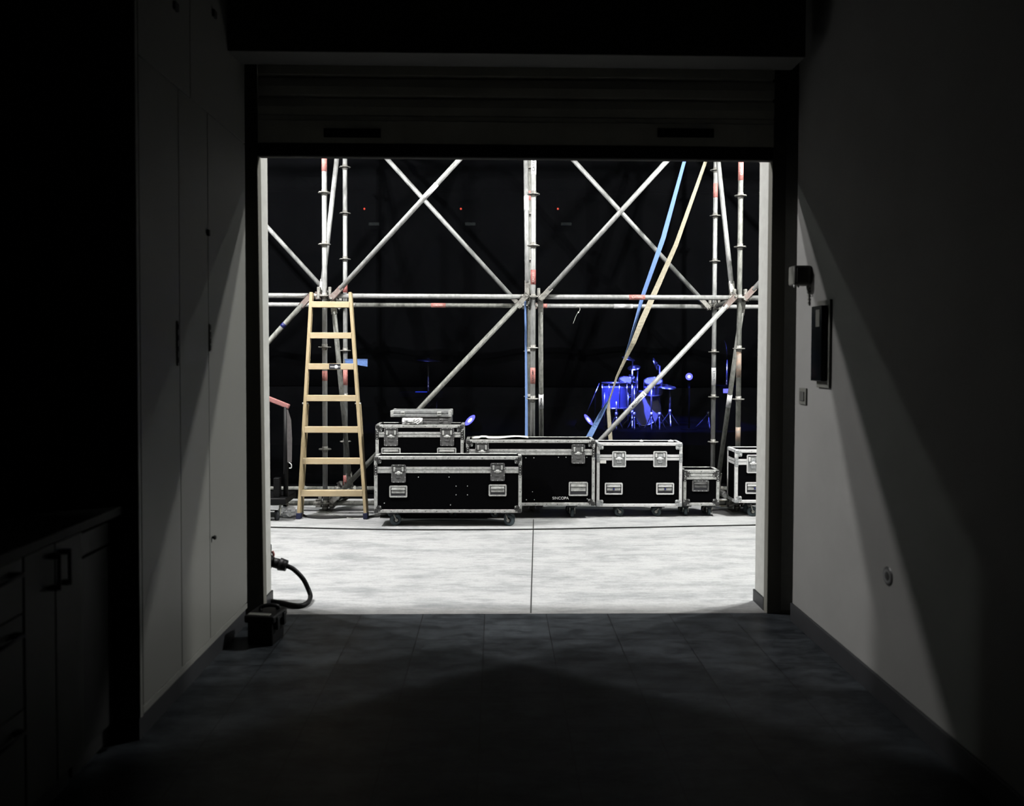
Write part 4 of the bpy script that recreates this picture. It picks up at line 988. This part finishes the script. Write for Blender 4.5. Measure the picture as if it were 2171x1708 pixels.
# flat items seen edge on
t = stand('cymbal_stand', base_at(908, 12.9), P(908, 763, 12.9).z - .02, 'single blue lit cymbal seen edge on, far left behind the cloth', 'cymbal'); cymbal(t, P(908, 763, 12.9), (.05, -.04, 1), .19)
t = stand('cymbal_stand', base_at(1540, 13.3), P(1540, 750, 13.3).z - .1, 'upright tilted cymbal seen edge on beside the right uprights', 'cymbal'); cymbal(t, P(1538, 750, 13.3), (1, -.12, .05), .22)
a, b_ = P(1534, 824, 12.4), P(1549, 833, 12.4)
t = thing('amplifier', (a.x + .2, 12.6, ZSG), 'small amplifier with a glowing blue strip right of the drum kit', 'amplifier')
MB().box((a.x - .06, 12.42, ZSG), (b_.x + .12, 12.75, a.z + .05), .01).build('cabinet', 'stage_black', t); MB().box((a.x, 12.405, b_.z), (b_.x, 12.422, a.z), .003).build('light_strip', 'lens_blue', t)
a, b_ = P(880, 830, 12.4), P(905, 836, 12.4)
t = thing('keyboard', ((a.x + b_.x) / 2, 12.6, ZSG), 'dark keyboard on a stand with a blue lit edge, behind the briefcases', 'keyboard')
MB().box((a.x - .25, 12.42, b_.z - .05), (b_.x + .25, 12.75, a.z - .01), .01).build('body', 'stage_black', t); MB().box((a.x, 12.425, a.z - .012), (b_.x, 12.47, a.z), .004).build('control_strip', 'led_blue', t)
m = MB()
for s in (-1, 1): m.tube(((a.x + b_.x) / 2 - s * .28, 12.6, ZSG), ((a.x + b_.x) / 2 + s * .28, 12.6, b_.z - .05), .014, 10)
m.build('stand', 'stage_black', t)
# row of hanging fixtures with little red lights
trs = thing('lighting_truss', (0, 13.3, P(977, 400, 13).z), 'dark lighting truss hung high behind the cloth', 'truss')
zt_ = P(977, 395, 13).z
for dy, dz in ((0, 0), (.25, 0), (.12, .22)): MB().tube((-6, 13.2 + dy, zt_ + dz), (8, 13.2 + dy, zt_ + dz), .02, 10).build('chord', 'stage_black', trs)
for xx in (-5.9, 7.9):
    m = MB(); m.tube((xx, 13.3, ZSG), (xx, 13.3, zt_ + .2), .06, 10); m.box((xx - .3, 13.0, ZSG), (xx + .3, 13.6, ZSG + .03)); m.build('tower', 'stage_black', trs)
m = MB(); x = -6
while x < 8:
    m.tube((x, 13.2, zt_), (x + .25, 13.32, zt_ + .22), .008, 6); m.tube((x + .25, 13.32, zt_ + .22), (x + .5, 13.2, zt_), .008, 6); x += .5
m.build('lacing', 'stage_black', trs)
for px, gx, nm in ((772, 792, 'left'), (977, 997, 'middle'), (1183, 1201, 'right')):
    c_ = P(px, 442, 13); g_ = P(gx, 474, 13)
    t = thing('hanging_fixture', (g_.x, 13.15, c_.z), 'dark hanging stage fixture with a red light, %s of three' % nm, 'stage lamp', 'hanging fixtures with red lights')
    MB().box((g_.x - .17, 13.03, g_.z - .10), (g_.x + .17, 13.28, zt_ - .05), .02, 3).build('housing', 'stage_black', t)
    MB().box((g_.x - .14, 13.02, c_.z - .02), (c_.x + .02, 13.04, c_.z + .03), .003).build('bracket', 'stage_black', t)
    MB().lathe([(0, .01), (.012, .007), (.016, 0)], (c_.x, 13.02, c_.z), (0, -1, 0), 14).build('red_light', 'led_red', t)
    MB().box((g_.x - .085, 13.022, g_.z - .025), (g_.x + .085, 13.033, g_.z + .025), .003).build('display', 'display_grey', t)
    MB().tube((g_.x, 13.2, zt_ - .06), (g_.x, 13.2, zt_ + .01), .03, 10).build('hook_clamp', 'stage_black', t)
